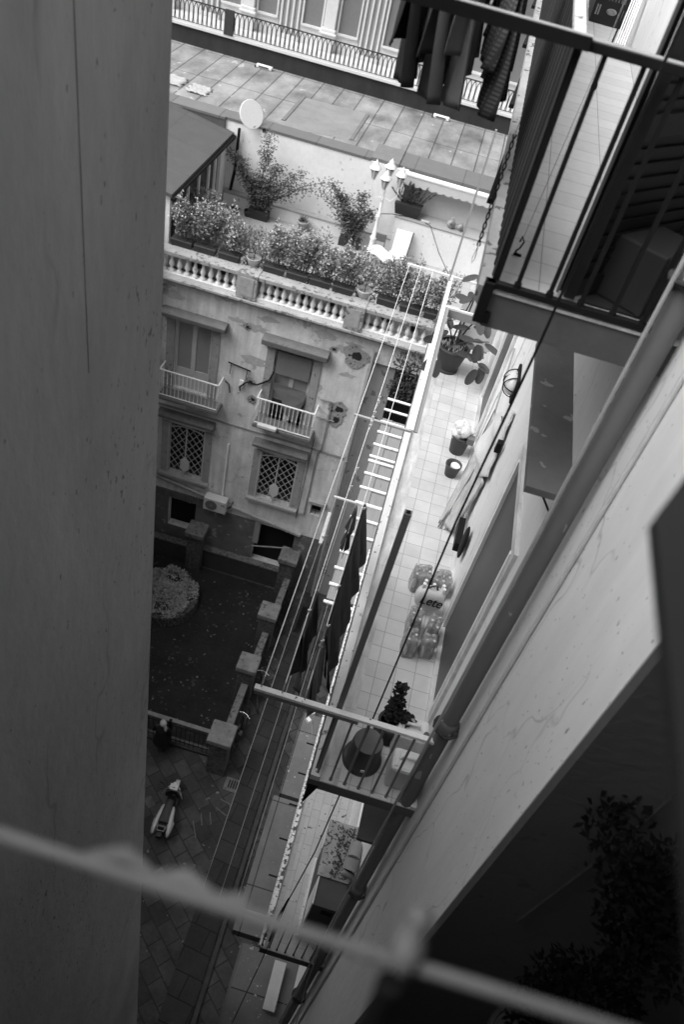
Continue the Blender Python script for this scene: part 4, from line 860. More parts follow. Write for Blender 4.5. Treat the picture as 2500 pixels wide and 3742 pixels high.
MB().grid(lambda u, v: sp(1.16 + .30 * v - .16 * (2 * u - 1) ** 2 * (1 - v * .3), (u - .5) * (.62 - .22 * v), 1.06 - .10 * v - .22 * (2 * u - 1) ** 2 - .25 * v * v), 14, 8).obox(sp(1.2, 0, 1.02), (rgt, fwd, U), (.12, .09, .04)).build('headset', sw_, sct); MB().blob(sp(1.33, 0, 1.0), (.07, .05, .06), 10, 8).build('headlight', mat('headlight_glass', .5, .05, 9, .1), sct)
for s in (-1, 1):
    k_ = MB().tube([sp(1.14, s * .22, 1.04), sp(1.16, s * .36, 1.2)], .007, 5).build('mirror_stem', sd_, sct); MB().blob(sp(1.16, s * .38, 1.22), (.05, .015, .035), 10, 6).build('mirror', sd_, sct)
MB().grid(lambda u, v: sp(1.52 + .27 * math.cos(.3 + u * 2.5), (v - .5) * .15 * (1 - .3 * abs(2 * u - 1)), .25 + .29 * math.sin(.3 + u * 2.5)), 10, 4).build('front_mudguard', sw_, sct, solid=.01)
MB().cyl(sp(1.2, 0, .98), sp(1.52, 0, .3), .035).build('fork', sd_, sct)
MB().grid(lambda u, v: sp(1.0 + .35 * u, (v - .5) * .34, .30), 4, 4).build('footboard', sg, sct, solid=.04)
MB().tube([sp(.5, .12, .2), sp(.62, .2, .02)], .012, 6).build('stand', GREYM, sct)
# ================= BICYCLES =================
def bicycle(x, y, lab, rz):
    t = thing('bicycle', lab, 'bicycle', (x, y, 0), 'bicycles parked by the garden wall')
    f = Vector((math.sin(rz), math.cos(rz), 0)); r = Vector((f.y, -f.x, 0)); tilt = (U + r * -.16).normalized()
    def q(a, u, s=0): return Vector((x, y, 0)) + f * a + tilt * u + r * s
    for a in (-.52, .52):
        wm_ = MB(); wm_.tube([q(a + .33 * math.cos(k * math.pi / 10), .345 + .33 * math.sin(k * math.pi / 10)) for k in range(21)], .018, 6); wo = wm_.build('wheel', sd_, t)
        sk = MB()
        for k in range(8): sk.cyl(q(a, .345), q(a + .32 * math.cos(k * math.pi / 4), .345 + .32 * math.sin(k * math.pi / 4)), .003, n=4, caps=False)
        sk.build('spokes', GREYM, wo)
    MB().cyl(q(-.52, .345), q(-.05, .32), .013, n=6).cyl(q(-.05, .32), q(-.15, .82), .015, n=6).cyl(q(-.05, .32), q(.35, .75), .017, n=6).cyl(q(-.13, .75), q(.33, .85), .015, n=6).cyl(q(-.52, .345), q(-.14, .75), .01, n=6).build('frame', IRON, t)
    MB().cyl(q(.52, .345), q(.36, .7), .014, n=6).cyl(q(.36, .7), q(.30, .98), .014, n=6).build('fork', GREYM, t)
    MB().tube([q(.18, .98, -.28), q(.28, 1.0, -.15), q(.32, 1.0, 0), q(.28, 1.0, .15), q(.18, .98, .28)], .013, 6).build('handlebar', mat('chrome', .5, .05, 9, .2, metal=.8), t)
    MB().blob(q(-.17, .9), (.09, .14, .035), 10, 6).build('saddle', sd_, t)
    MB().cyl(q(-.05, .32, -.05), q(-.05, .32, .05), .09, n=12).build('crank', GREYM, t)
bicycle(-1.78, 13.25, 'dark bicycle nearer the gate pillar, leaning on the garden wall', .05)
bicycle(-1.62, 15.0, 'dark bicycle with bright handlebar farther up the garden wall', -.12)

# ================= CLOTHESLINES =================
rope = mat('white_rope', .78, .1, 30, .8); rope2 = mat('dull_rope', .34, .15, 30, .8)
def line(x0, x1, ya, yb, z, r, m, lab, grp, sag=.03):
    tag(MB().tube([(x0 + (x1 - x0) * u, ya + (yb - ya) * u, z - 4 * sag * u * (1 - u)) for u in [i / 14 for i in range(15)]], r, 6).build('clothesline', m), lab, 'clothesline', grp)
for x, nm in ((-.38, 'left'), (-.21, 'middle'), (-.03, 'right')):
    line(x, x - .02, 3.44, 10.95, 18.655, .0042, rope, '%s one of three bright clotheslines on the middle balcony arms' % nm, 'clotheslines of the middle balcony')
    hk = MB().tube([(x, 3.405, 18.63), (x, 3.405, 18.69), (x, 3.43, 18.70), (x, 3.50, 18.665)], .005, 5); tag(hk.build('line_hook', GREYM), 'wire hook and turnbuckle holding the %s clothesline to the middle balcony arm' % nm, 'hook', 'hooks on the near arm')
for x, nm in ((-.56, 'left'), (-.34, 'middle'), (-.13, 'right')): line(x, x - .02, 3.4, 10.66, 14.06, .003, rope2, '%s one of three dull clotheslines on the lower balcony arms' % nm, 'clotheslines of the lower balcony')
for x, nm in ((-.52, 'left'), (-.30, 'middle'), (-.09, 'right')): line(x, x, 3.44, 10.9, 23.37, .003, rope2, '%s one of three clotheslines on the upper balcony arms' % nm, 'clotheslines of the upper balcony', 0)
# ================= LAUNDRY =================
dk1 = mat('black_cloth', .03, .3, 3, .95, fine=.2); dk2 = mat('charcoal_cloth', .10, .3, 3, .95, stretch=(1, 1, .3)); dk3 = mat('dark_grey_cloth', .17, .25, 3, .95)
def cloth(name, x, y0, y1, z, drop, m, lab, cat, folds=5, amp=.03, flare=.0, dx=0.0, taper=0.0, grp=None, u_off=0, back=.7):
    """garment folded over a line that runs along y: two hanging layers with folds"""
    t = thing(name, lab, cat, (x, (y0 + y1) / 2, z - drop), grp)
    for side, k in ((-1, back), (1, 1.0)):
        ph = rnd(0, 6)
        def fn(u, v):
            yc = (y0 + y1) / 2; h = (y1 - y0) / 2; yy = yc + (2 * u - 1) * h * (1 + flare * v) * (1 - taper * v)
            f = amp * (v ** .7) * math.sin(u * folds * 6.28 + ph + v) + .4 * amp * v * math.sin(u * folds * 15 + ph * 2)
            zz = z + .006 - drop * k * v * (1 + .08 * math.sin(u * 4 + ph) * .5) 
            return (x + side * (.006 + .02 * v) + f + dx * v, yy + .3 * f, zz)
        MB().grid(fn, 40, 16).build('front_layer' if side == 1 else 'back_layer', m, t, solid=.003)
    return t
cloth('blanket', -.02, 4.05, 5.75, 18.66, .80, dk1, 'long black blanket folded over the right bright clothesline', 'laundry', 4, .03, .02, .13)
cloth('shirt', -.20, 3.98, 4.5, 18.66, .75, dk2, 'dark shirt hanging from the middle bright clothesline', 'laundry', 2, .04, .25, .03)
cloth('shirt', -.03, 3.7, 4.15, 18.66, .7, dk2, 'small dark garment at the near end of the right bright clothesline', 'laundry', 2, .03, .15, .05)
cloth('scarf', -.10, 5.6, 6.1, 18.3, .35, dk1, 'short black scarf hanging above the white battens', 'laundry', 2, .02, 0, 0)
cloth('trousers', -.50, 4.45, 5.25, 23.37, .64, dk1, 'leftmost black garment in the laundry hanging at the top', 'laundry', 3, .05, .15, .02)
cloth('dress', -.36, 4.5, 5.7, 23.37, .70, dk2, 'wide charcoal dress in the middle of the laundry at the top', 'laundry', 5, .06, .1, .03)
cloth('shirt', -.22, 4.5, 5.4, 23.37, .68, dk3, 'grey shirt hanging at the front of the laundry at the top', 'laundry', 3, .05, .1, .0)
cloth('jacket', -.12, 5.2, 5.9, 23.37, .55, dk1, 'black jacket nearest the balcony in the laundry at the top', 'laundry', 2, .03, .1, .0)
cloth('towel', -.01, 4.7, 5.5, 23.37, .72, mat('waffle_towel', .13, .2, 9, .95, brick=(.03, .022, .006, .45, 0, 0, 'yz', .1, 0, 0)), 'dark waffle weave towel hanging beside the ribbed screen', 'towel', 2, .07, .1, .0)
tag(MB().beam((-.60, 10.3, 13.95), (-.585, 9.5, 13.95), .06, .03).build('plank', mat('dirty_white', .42, .3, 8, .8, spots=.1, spot_v=.1)), 'peeling white plank beside the lower balcony far clothesline arm', 'plank')
# clothes pegs
pegm = mat('pale_peg', .72, .1, 30, .6)
for i, (x, y) in enumerate(((-.02, 4.15), (-.02, 5.65), (-.21, 4.25), (-.21, 6.95), (-.21, 7.02), (-.21, 7.1), (-.21, 7.2), (-.21, 7.42), (-.21, 7.5), (-.03, 4.6), (-.03, 3.98), (-.20, 5.9), (-.20, 6.2))):
    t = thing('clothes_peg', 'pale clothes peg on the %s bright clothesline, %s of its group' % ('middle' if x < -.1 else 'right', ORD[i]), 'clothes peg', (x, y, 18.65), 'pale clothes pegs')
    for s in (-1, 1): MB().beam((x + s * .010, y + s * .006, 18.69), (x - s * .004 + rnd(-.01, .01), y + rnd(-.02, .02), 18.60), .009, .011).build('leg', pegm, t)

# ================= RIGHT FACADE FITTINGS =================
dp = thing('drainpipe', 'thick grey drainpipe running down the right facade with bulging joints', 'pipe', (1.06, 3.42, 0))
MB().cyl((1.06, 3.42, 0), (1.06, 3.42, 25.0), .06, n=24).build('tube', mat('drainpipe_paint', .15, .15, 4, .6, stretch=(1, 1, .3), spots=.04, spot_scale=18, spot_v=.35), dp)
for z in (22.65, 18.9, 15.55, 11.5):
    MB().lathe((1.06, 3.42, z), [(.06, -.08), (.076, -.07), (.08, -.03), (.072, 0), (.078, .03), (.062, .06)], 20).build('collar', MATS['drainpipe_paint'], dp)
    cl = MB(); cl.tube([(1.06 + .098 * math.cos(a), 3.42 + .098 * math.sin(a), z - .04 + .012 * math.sin(a * 5)) for a in [i * .42 for i in range(16)]], .014, 6); cl.build('clamp', mat('rusty_clamp', .04, .5, 20, .9), dp)
tag(MB().tube([(.965, 3.36, 25), (.968, 3.36, 20), (.965, 3.36, 14), (.97, 3.36, 9)], .011, 6).build('conduit', mat('pale_conduit', .36, .1, 9, .6)), 'slim pale conduit on the left side of the thick drainpipe', 'pipe')
tag(MB().tube([(1.135, 3.12, 24.9), (1.135, 3.14, 20), (1.135, 3.1, 14), (1.135, 3.1, 8)], .014, 6).build('conduit', mat('white_conduit', .55, .1, 9, .6)), 'slim white conduit on the wall right of the thick drainpipe', 'pipe')
wl = thing('wall_lamp', 'oval bulkhead lamp with wire cage on the white facade', 'lamp', (1.15, 7.3, 19.45))
MB().box(1.12, 1.149, 7.12, 7.48, 19.33, 19.62).build('back_plate', IRON, wl, bevel=.01)
MB().blob((1.10, 7.3, 19.475), (.09, .155, .12), 16, 10).build('glass', mat('lamp_glass', .55, .08, 6, .3), wl)
cg = MB()
for k in (-.09, 0, .09): cg.tube([(1.13 - .125 * math.sin(a), 7.3 + k, 19.475 + .12 * math.cos(a)) for a in [i * math.pi / 8 for i in range(9)]], .006, 5)
cg.tube([(1.13 - .13 * math.sin(a), 7.3 + .175 * math.cos(a), 19.475) for a in [i * math.pi / 8 for i in range(9)]], .006, 5); cg.build('wire_cage', IRON, wl)
tag(MB().tube([(.56, 3.30, 23.6), (.545, 3.31, 22.2), (.52, 3.40, 20.9), (.53, 3.5, 18.5), (.50, 3.45, 16.0), (.42, 3.4, 14.6), (.38, 3.35, 12.5), (.30, 3.3, 9.5)], .0065, 6).build('cable', IRON), 'long black cable hanging in front of all the balconies', 'cable')
tag(MB().tube([(.425, 3.42, 14.7), (.40, 3.5, 13.9), (.39, 3.42, 13.2)], .012, 6).build('cable', IRON), 'short thicker cable spliced on the long black cable', 'cable')
tag(MB().tube([(.98, 3.3, 13.6), (1.0, 3.2, 12.8), (1.06, 3.0, 12.0), (1.08, 2.8, 11.2)], .006, 5).build('cable', rope2), 'thin pale cable curling down beside the lower drainpipe', 'cable')
wh = thing('wall_hole', 'dark rusty hole knocked in the plaster under the upper balcony', 'hole', (1.15, 3.9, 21.7))
MB().poly([(1.146, 3.9 + s * rnd(.7, 1.2) * .09 * math.cos(a), 21.72 + .07 * rnd(.7, 1.2) * math.sin(a)) for s, a in [(1, i * .7) for i in range(9)]]).build('recess', BLACKH, wh); MB().tube([(1.14, 3.86, 21.66), (1.10, 3.84, 21.6), (1.14, 3.9, 21.56)], .012, 6).build('stub', IRON, wh)
tag(MB().tube([(1.145, 3.75, 19.9), (1.14, 3.8, 19.0), (1.14, 3.85, 18.0)], .012, 5).build('conduit', WHITEM), 'white conduit beside the dark door of the middle balcony', 'pipe')
tag(MB().tube([(1.145, 8.5, 17.7), (1.14, 8.3, 18.6), (1.13, 8.0, 19.0), (1.14, 7.9, 19.9)], .008, 5).build('cable', rope), 'white looping cable beside the far door of the middle balcony', 'cable')
# dark recess on the right with cables and plants, their colours darkened to imitate shade
tag(MB().tube([(1.56, 1.87, 21.9), (1.53, 1.87, 20.6), (1.45, 1.87, 19.6)], .010, 6).build('cable', mat('shade_darkened_cable', .035, .1, 9, .7)), 'upper pale cable in the dark recess at lower right', 'cable')
tag(MB().tube([(1.95, 1.85, 19.9), (1.88, 1.85, 18.8), (1.80, 1.85, 17.5)], .014, 6).build('cable', MATS['shade_darkened_cable']), 'lower pale cable in the dark recess at lower right', 'cable')
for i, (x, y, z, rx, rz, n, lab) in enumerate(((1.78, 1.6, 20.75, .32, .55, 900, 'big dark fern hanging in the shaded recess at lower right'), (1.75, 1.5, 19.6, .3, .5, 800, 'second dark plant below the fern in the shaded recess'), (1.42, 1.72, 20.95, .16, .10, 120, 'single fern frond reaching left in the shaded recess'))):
    m = MB(); foliage(m, (x, y, z), (rx, .28, rz), n * 2, .05, .022, .1); (m.tube([(x, y, z - rz), (x + .03, y, z + rz * .3)], .012, 5) if i < 2 else None); tag(m.build('hanging_plant', mat('shade_darkened_leaf', .004, .5, 9, 1.0, spec=.02)), lab, 'plant', 'plants in the dark recess')
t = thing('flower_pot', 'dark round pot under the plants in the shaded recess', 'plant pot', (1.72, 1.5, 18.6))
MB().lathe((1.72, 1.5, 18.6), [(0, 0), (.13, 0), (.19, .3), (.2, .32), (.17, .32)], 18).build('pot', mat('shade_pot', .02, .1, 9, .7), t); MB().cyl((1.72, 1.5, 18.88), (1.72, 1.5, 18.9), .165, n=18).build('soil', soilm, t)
# ================= OWN RAIL AND BOX (foreground, out of focus) =================
rl = thing('handrail', 'blurred wire wrapped handrail crossing the bottom foreground', 'railing', (0, .25, 23.2))
rm_ = mat('foreground_rail', .17, .2, 12, .6)
MB().tube([(-1.5, .25, 23.24), (-.25, .25, 23.262), (0, .25, 23.256), (.31, .25, 23.262), (.75, .25, 23.262)], .0062, 12).build('rail', rm_, rl)
MB().tube([(-.15, .256, 23.252), (-.12, .27, 23.244), (-.09, .262, 23.234), (-.06, .268, 23.238), (-.03, .258, 23.246), (.0, .262, 23.25)], [.006, .011, .008, .012, .006, .008], 10).build('wire_wrap', rm_, rl)
MB().tube([(-.13, .25, 23.255), (.0, .252, 23.248), (.31, .252, 23.25), (.75, .252, 23.25)], .0042, 10).build('second_wire', rm_, rl)
MB().blob((.145, .262, 23.262), (.016, .024, .02), 10, 8, .1).blob((.150, .283, 23.27), (.014, .014, .016), 10, 8, .1).build('knot', rm_, rl)
MB().cyl((.14, .24, 23.23), (.155, .20, 23.02), .012, .010).build('knot_tail', IRON, rl)
tag(MB().prism([(.338, -.6, 23.38), (.338, .77, 23.38), (.40, .90, 23.38), (.9, .90, 23.38), (.9, -.6, 23.38)], (0, 0, .02)).build('window_box', mat('dark_window_box', .015, .2, 3, .7)), 'dark metal box beside the camera at the right edge, out of focus', 'box')
tag(MB().grid(lambda u, v: (.56 + .16 * u + .02 * math.sin(v * 7), 1.9 + .12 * v + .03 * math.sin(u * 6), 23.62 - .27 * v + .06 * math.sin(u * 5) - .14 * u), 12, 12).build('cloth', mat('crumpled_cloth', .22, .3, 6, .9), solid=.02), 'crumpled grey cloth tied on the rail end at the upper right', 'cloth')

# ================= UPPER BALCONY OBJECTS =================
sh = thing('shutter', 'dark louvred shutter leaf standing open behind the upper railing', 'shutter', (.8, 3.7, 22.32))
a = Vector((.60, 3.52, 0)); bb = Vector((1.12, 4.1, 0)); dn = (bb - a).normalized(); ln_ = (bb - a).length; nrm = Vector((dn.y, -dn.x, 0))
shm = mat('shutter_paint', .012, .15, 5, .5)
def q(u, o, z): return a + dn * u + nrm * o + Vector((0, 0, z))
MB().beam(q(.03, 0, 22.33), q(.03, 0, 23.9), .05, .045).beam(q(ln_ - .03, 0, 22.33), q(ln_ - .03, 0, 23.9), .05, .045).build('stile', shm, sh)
for z in (22.38, 23.1, 23.86): MB().beam(q(.05, 0, z), q(ln_ - .05, 0, z), .04, .09).build('rail', shm, sh)
MB().obox(q(ln_ / 2, -.012, 23.1), (dn, nrm, U), (ln_ / 2 - .04, .003, .74)).build('backing_panel', shm, sh)
for k in range(22):
    z = 22.47 + k * .063
    if abs(z - 23.1) < .06: continue
    MB().obox(q(ln_ / 2, .002, z), (dn, nrm * .22 + U, nrm), (ln_ / 2 - .05, .031, .004)).build('louvre', shm, sh)
s2 = thing('shutter', 'second dark folding shutter panel edge nearest the wall wires', 'shutter', (.63, 3.62, 22.32))
MB().beam((.585, 3.60, 22.33), (.585, 3.60, 23.9), .02, .05).build('stile', shm, s2); MB().beam((.565, 3.56, 22.33), (.565, 3.56, 23.75), .012, .02).build('edge_strip', GREYD, s2)
tag(MB().box(.70, 1.14, 3.56, 4.3, 22.306, 22.32).build('mat', mat('floor_shade_sheet', .02, .2, 9, .9)), 'dark sheet put on the floor below the open shutter as shade', 'mat')  # dark sheet added to imitate shade on the bright floor
tag(MB().obox((.93, 3.75, 22.47), ((1, -.6, 0), (.6, 1, 0), (0, 0, 1)), (.13, .16, .15)).build('storage_box', mat('dim_box', .025, .1, 9, .7), bevel=.01), 'dim storage box in the shadow behind the upper railing', 'box')  # whitish box given a dark colour to stand in for the shadow
cb = thing('crate', 'black plastic crate with pale lettering at the far end of the upper balcony', 'crate', (.95, 10.2, 22.3))
MB().box(.76, 1.12, 9.75, 9.78, 22.31, 22.62).box(.76, 1.12, 10.3, 10.33, 22.31, 22.62).box(.76, .78, 9.78, 10.3, 22.31, 22.62).box(1.10, 1.12, 9.78, 10.3, 22.31, 22.62).box(.78, 1.10, 9.78, 10.3, 22.31, 22.33).build('shell', mat('crate_black', .012, .1, 9, .5), cb)
for k in range(10): MB().box(.785 + k * .032, .800 + k * .032, 9.744, 9.75, 22.52, 22.60).build('slot', GREYD, cb)
for k in (0, 1): MB().box(.79 + k * .27, .805 + k * .27, 9.744, 9.75, 22.38, 22.47).box(.815 + k * .27, .83 + k * .27, 9.744, 9.75, 22.38, 22.47).build('moulding', GREYM, cb)
MB().blob((.95, 9.745, 22.43), (.055, .004, .03), 10, 6).build('emblem', mat('emblem_grey', .2, .6, 40, .6), cb)
MB().box(.77, 1.11, 10.35, 10.8, 22.31, 22.6).build('second_tier', MATS['crate_black'], cb)
dr = thing('drying_rack', 'folded white metal drying rack leaning on the upper balcony wall', 'drying rack', (1.05, 8.9, 22.31))
for k in range(5): MB().tube([(.985 + k * .022, 8.75, 22.31), (1.06 + k * .018, 9.3, 23.35)], .008, 6).build('rod', WHITEM, dr)
MB().tube([(.98, 8.72, 22.31), (1.09, 8.72, 22.31)], .008, 6).build('foot', GREYM, dr); MB().box(1.02, 1.12, 9.1, 9.5, 23.0, 23.02).build('wing', WHITEM, dr)
tag(MB().tube([(.36, 3.87, 22.31), (.345, 3.86, 22.33), (.36, 3.86, 22.35), (.37, 3.87, 22.38), (.355, 3.88, 22.40), (.35, 3.86, 22.38)], .005, 5).tube([(.34, 3.87, 22.31), (.38, 3.87, 22.31)], .008, 5).build('wire_hook', IRON), 'small black wire hook dangling over the upper balcony floor', 'hook')
tag(MB().tube([(.36, 3.87, 22.40), (.43, 4.2, 23.0), (.48, 4.3, 23.9)], .0018, 4).build('string', rope2), 'thin pale string holding the black wire hook', 'string')
tag(MB().tube([(.66, 6.0, 24.0), (.62, 5.6, 23.2), (.60, 5.55, 22.75)], .006, 5).blob((.60, 5.55, 22.72), (.02, .02, .03), 8, 6).build('pull_cord', IRON), 'black cord with a knob hanging over the upper balcony', 'cord')
for i, x in enumerate((1.08, 1.11)): tag(MB().tube([(x - .01, 4.5, 24.6), (x - .01, 4.6, 23.0)], .004 + .002 * i, 5).build('cable', IRON), 'dark cable on the wall above the upper balcony, %s of two' % ('left' if i == 0 else 'right'), 'cable')
# twisted rope at the outer side of the screen
rp = MB(); n = 44
for s in (0, math.pi):
    rp.tube([(.168 + .007 * math.cos(s + i * .8), 4.0 + .007 * math.sin(s + i * .8), 22.80 - .56 * i / n) for i in range(n + 1)], .0042, 5)
rp.tube([(.168, 4.0, 22.24), (.158, 4.0, 22.17), (.163, 4.0, 22.14), (.172, 4.0, 22.17), (.168, 4.0, 22.24)], .0018, 4).tube([(.205, 4.3, 23.33), (.19, 4.15, 23.1), (.168, 4.0, 22.80)], .0022, 4)
tag(rp.build('twisted_rope', IRON), 'dark twisted rope with a loop hanging outside the upper balcony', 'rope')

# ================= MIDDLE BALCONY OBJECTS =================
bk = thing('bucket', 'upturned brown bucket with a small label on the middle balcony', 'bucket', (.63, 3.66, 17.6))
bc = Vector((.60, 3.68, 17.6)); bm_ = mat('brown_bucket', .05, .08, 6, .35, spec=.5)
MB().lathe(bc, [(.17, 0), (.178, .0), (.178, .03), (.165, .035), (.162, .05), (.152, .05), (.132, .30), (.127, .315)], 32).build('shell', bm_, bk)
MB().lathe(bc, [(.127, .315), (.12, .31), (.0, .308)], 32).build('base', mat('bucket_base', .11, .05, 6, .45), bk); MB().obox(bc + Vector((.03, -.158, .075)), ((1, 0, .2), (0, 0, 1), (0, 1, 0)), (.022, .015, .004)).build('label', WHITEM, bk)
for i, (x, y, lab) in enumerate(((1.0, 3.60, 'nearer translucent white jerrycan behind the middle balcony bars'), (.99, 3.93, 'farther translucent white jerrycan behind the middle balcony bars'))):
    t = thing('jerrycan', lab, 'jerrycan', (x, y, 17.6), 'white jerrycans'); jm = mat('jerrycan_plastic', .66, .05, 4, .4, spec=.5)
    MB().box(x - .17, x + .11, y - .11, y + .11, 17.60, 17.93).build('body', jm, t, bevel=.035)
    MB().tube([(x - .10, y, 17.92), (x - .09, y, 17.975), (x + .02, y, 17.975), (x + .03, y, 17.92)], .014, 8).build('handle', jm, t); MB().cyl((x + .08, y - .05, 17.92), (x + .085, y - .06, 17.975), .026, n=12).build('cap', GREYD, t)
    MB().box(x - .15, x - .11, y - .08, y + .06, 17.925, 17.94).build('shoulder', jm, t, bevel=.012)
cp = thing('potted_plant', 'dark knobbly plant in a black pot on the middle balcony', 'plant', (.79, 4.0, 17.6))
MB().lathe((.78, 4.0, 17.6), [(0, 0), (.12, 0), (.14, .02), (.10, .04), (.13, .2), (.135, .21), (.11, .21)], 18).build('pot', PLASTIC_D, cp)
kb = MB()
for ctr, rr, n in (((.77, 4.1, 17.95), (.05, .07, .11), 170), ((.77, 4.05, 17.85), (.075, .075, .06), 150), ((.87, 3.98, 17.92), (.07, .06, .08), 150), ((.76, 4.17, 18.08), (.05, .05, .05), 60)): foliage(kb, ctr, rr, n, .045, .04, .2); kb.blob(ctr, (rr[0] * .8, rr[1] * .8, rr[2] * .8), 9, 7, .25)
kb.build('crests', mat('dark_crest', .018, .4, 30, .7), cp)
# water packs
film = mat('shrink_film', .5, .5, 14, .2, spec=.9, bump=1, alpha=.5); btm = mat('bottle_plastic', .45, .10, 8, .15, spec=.8)
def pack(x, y, z, nx, ny, lab, ang=0.0, r=.033, h=.27):
    t = thing('water_pack', lab, 'bottle pack', (x, y, z), 'shrink wrapped packs of water bottles')
    ca, sa = math.cos(ang), math.sin(ang)
    def w2(a, b_): return x + a * ca - b_ * sa, y + a * sa + b_ * ca
    first_ = None
    for i in range(nx):
        for j in range(ny):
            px_, py_ = w2((i - (nx - 1) / 2) * r * 2.02, (j - (ny - 1) / 2) * r * 2.02)
            bt_ = MB().lathe((px_, py_, z), [(r * .8, 0), (r, .02), (r, h * .65), (r * .6, h * .83), (.014, h * .92), (.014, h * .96)], 12).build('bottle', btm, t)
            MB().cyl((px_, py_, z + h * .95), (px_, py_, z + h), .014, n=10).build('cap', mat('bottle_cap', .55, .1, 9, .5), bt_)
    hx, hy = nx * r * 1.05, ny * r * 1.05; ph = rnd(0, 6)
    def fn(u, v):
        th = u * 2 * math.pi; k = v; cx_ = math.copysign(abs(math.cos(th)) ** .45, math.cos(th)) * hx; cy_ = math.copysign(abs(math.sin(th)) ** .45, math.sin(th)) * hy
        sh_ = (1 - .05 * math.sin(k * math.pi)) if k < .8 else (1 - (k - .8) * 4.6); w_ = 1 + .05 * math.sin(th * 5 + ph + k * 7)
        p_ = w2(cx_ * sh_ * w_, cy_ * sh_ * w_); return (p_[0], p_[1], z + .004 + h * min(1.0, k * 1.2) * (1 + .03 * math.sin(th * 7 + ph)) + (.012 * math.sin(th * 3 + ph) if k > .75 else 0))
    MB().grid(fn, 30, 14).build('film', film, t)
    return t
pack(.80, 4.98, 17.61, 2, 3, 'nearest low pack of clear water bottles on the middle balcony', .1)
pack(.80, 5.25, 17.61, 2, 3, 'pack of clear water bottles just behind the nearest one', .05); pack(1.0, 5.22, 17.61, 2, 3, 'pack of clear water bottles against the wall', -.1)
pack(.98, 5.0, 17.61, 2, 2, 'small grey pack of bottles beside the dark door sill', .2)
for i, (x, y) in enumerate(((.78, 5.85), (1.0, 5.85))): pack(x, y, 17.61, 3, 3, 'farther pack of water bottles, %s one behind the bag with lettering' % ('left' if i == 0 else 'right'), .1)
lb = thing('water_bag', 'bulging white wrapped bottle pack with dark Lete lettering', 'bottle pack', (.90, 5.53, 17.8))
lbm = mat('white_wrap', .62, .06, 5, .35)
c = Vector((.90, 5.55, 17.82))
def fn(u, v):
    a_ = u * 2 * math.pi; q_ = (v - .5) * math.pi; sx = math.copysign(abs(math.cos(a_)) ** .6, math.cos(a_)); sy_ = math.copysign(abs(math.sin(a_)) ** .6, math.sin(a_))
    return c + Vector((sx * math.cos(q_) ** .6 * .155, sy_ * math.cos(q_) ** .6 * .085, math.sin(q_) * .15))
MB().grid(fn, 28, 16).build('wrap', lbm, lb)
for dx, dy in ((-.09, .05), (-.10, 0), (.10, .05), (.11, 0), (0, .03)): MB().cyl((c.x + dx, c.y + dy, c.z + .10), (c.x + dx, c.y + dy, c.z + .19), .018, n=10).build('bottle_cap', WHITEM, lb)
MB().tube([(c.x - .05, c.y, c.z + .14), (c.x - .02, c.y - .02, c.z + .2), (c.x + .03, c.y + .01, c.z + .2), (c.x + .05, c.y, c.z + .14)], .012, 6).build('carry_strap', GREYD, lb)
def text(s_, loc, size, rotm, m, parent, ext=.002):
    cu = bpy.data.curves.new('lettering', 'FONT'); cu.body = s_; cu.size = size; cu.extrude = ext; cu.align_x = 'CENTER'; cu.align_y = 'CENTER'; cu.shear = .35; cu.offset = .0012
    o = bpy.data.objects.new('lettering', cu); COL.objects.link(o)
    me = bpy.data.meshes.new_from_object(o); bpy.data.objects.remove(o)
    o = bpy.data.objects.new('lettering', me); COL.objects.link(o); me.materials.append(m)
    mw = Matrix.Translation(Vector(loc)) @ rotm
    o.parent = parent; o.matrix_local = Matrix.Translation(-Vector(parent.location)) @ mw
    return o
text('Lete', c + Vector((.01, -.10, .055)), .13, Matrix.Rotation(R(42), 4, 'X'), IRON, lb, .012)
# round basket and broom on the wall
tag(MB().blob((1.10, 6.15, 18.15), (.03, .12, .22), 14, 10).build('folded_fan', IRON), 'black oval folded net leaning on the wall by the water packs', 'net')
t = thing('broom', 'broom with dark bristles leaning on the middle balcony wall', 'broom', (1.05, 6.6, 17.6))
MB().cyl((1.08, 6.7, 17.9), (1.12, 8.3, 19.3), .012).build('handle', mat('broom_handle', .3, .1, 9, .6), t); MB().beam((1.07, 6.25, 17.95), (1.08, 6.68, 17.95), .07, .12).build('bristles', IRON, t)
# folded rack wrapped in plastic
rk = thing('folded_table', 'folded rack wrapped in clear plastic leaning on the middle balcony wall', 'folded rack', (1.0, 7.1, 17.6))
wrp = mat('crumpled_film', .46, .6, 7, .25, spec=.8, stretch=(1, 1, .5), bump=.5)
def quad(c00, c10, c11, c01, amp, fr, ph=0.0):
    c00, c10, c11, c01 = map(Vector, (c00, c10, c11, c01))
    def fn(u, v):
        p = c00.lerp(c10, u).lerp(c01.lerp(c11, u), v); e = math.sin(math.pi * u) * math.sin(math.pi * v)
        return p + Vector((-1, 0, 0)) * (amp * e * (1 + .5 * math.sin(u * fr + v * 9 + ph)) + .006 * math.sin(u * fr * 3 + v * 21))
    return fn
MB().grid(quad((.88, 6.90, 17.68), (1.04, 6.76, 17.68), (1.12, 6.62, 18.62), (1.10, 7.59, 18.85), .02, 11), 26, 30).build('plastic_wrap', wrp, rk, solid=.03)
MB().grid(quad((1.08, 7.35, 18.05), (1.10, 6.45, 18.85), (1.12, 6.62, 19.6), (1.10, 7.45, 18.95), .10, 8, 1.0), 26, 26).build('plastic_bag', mat('white_film', .66, .25, 5, .3, spec=.7, bump=.5), rk, solid=.02)
MB().poly([(1.065, 7.0, 19.24), (1.065, 6.8, 19.38), (1.065, 6.72, 19.32), (1.065, 6.85, 19.16)]).build('cutout', mat('bag_cutout', .16, .1, 5, .8), rk)
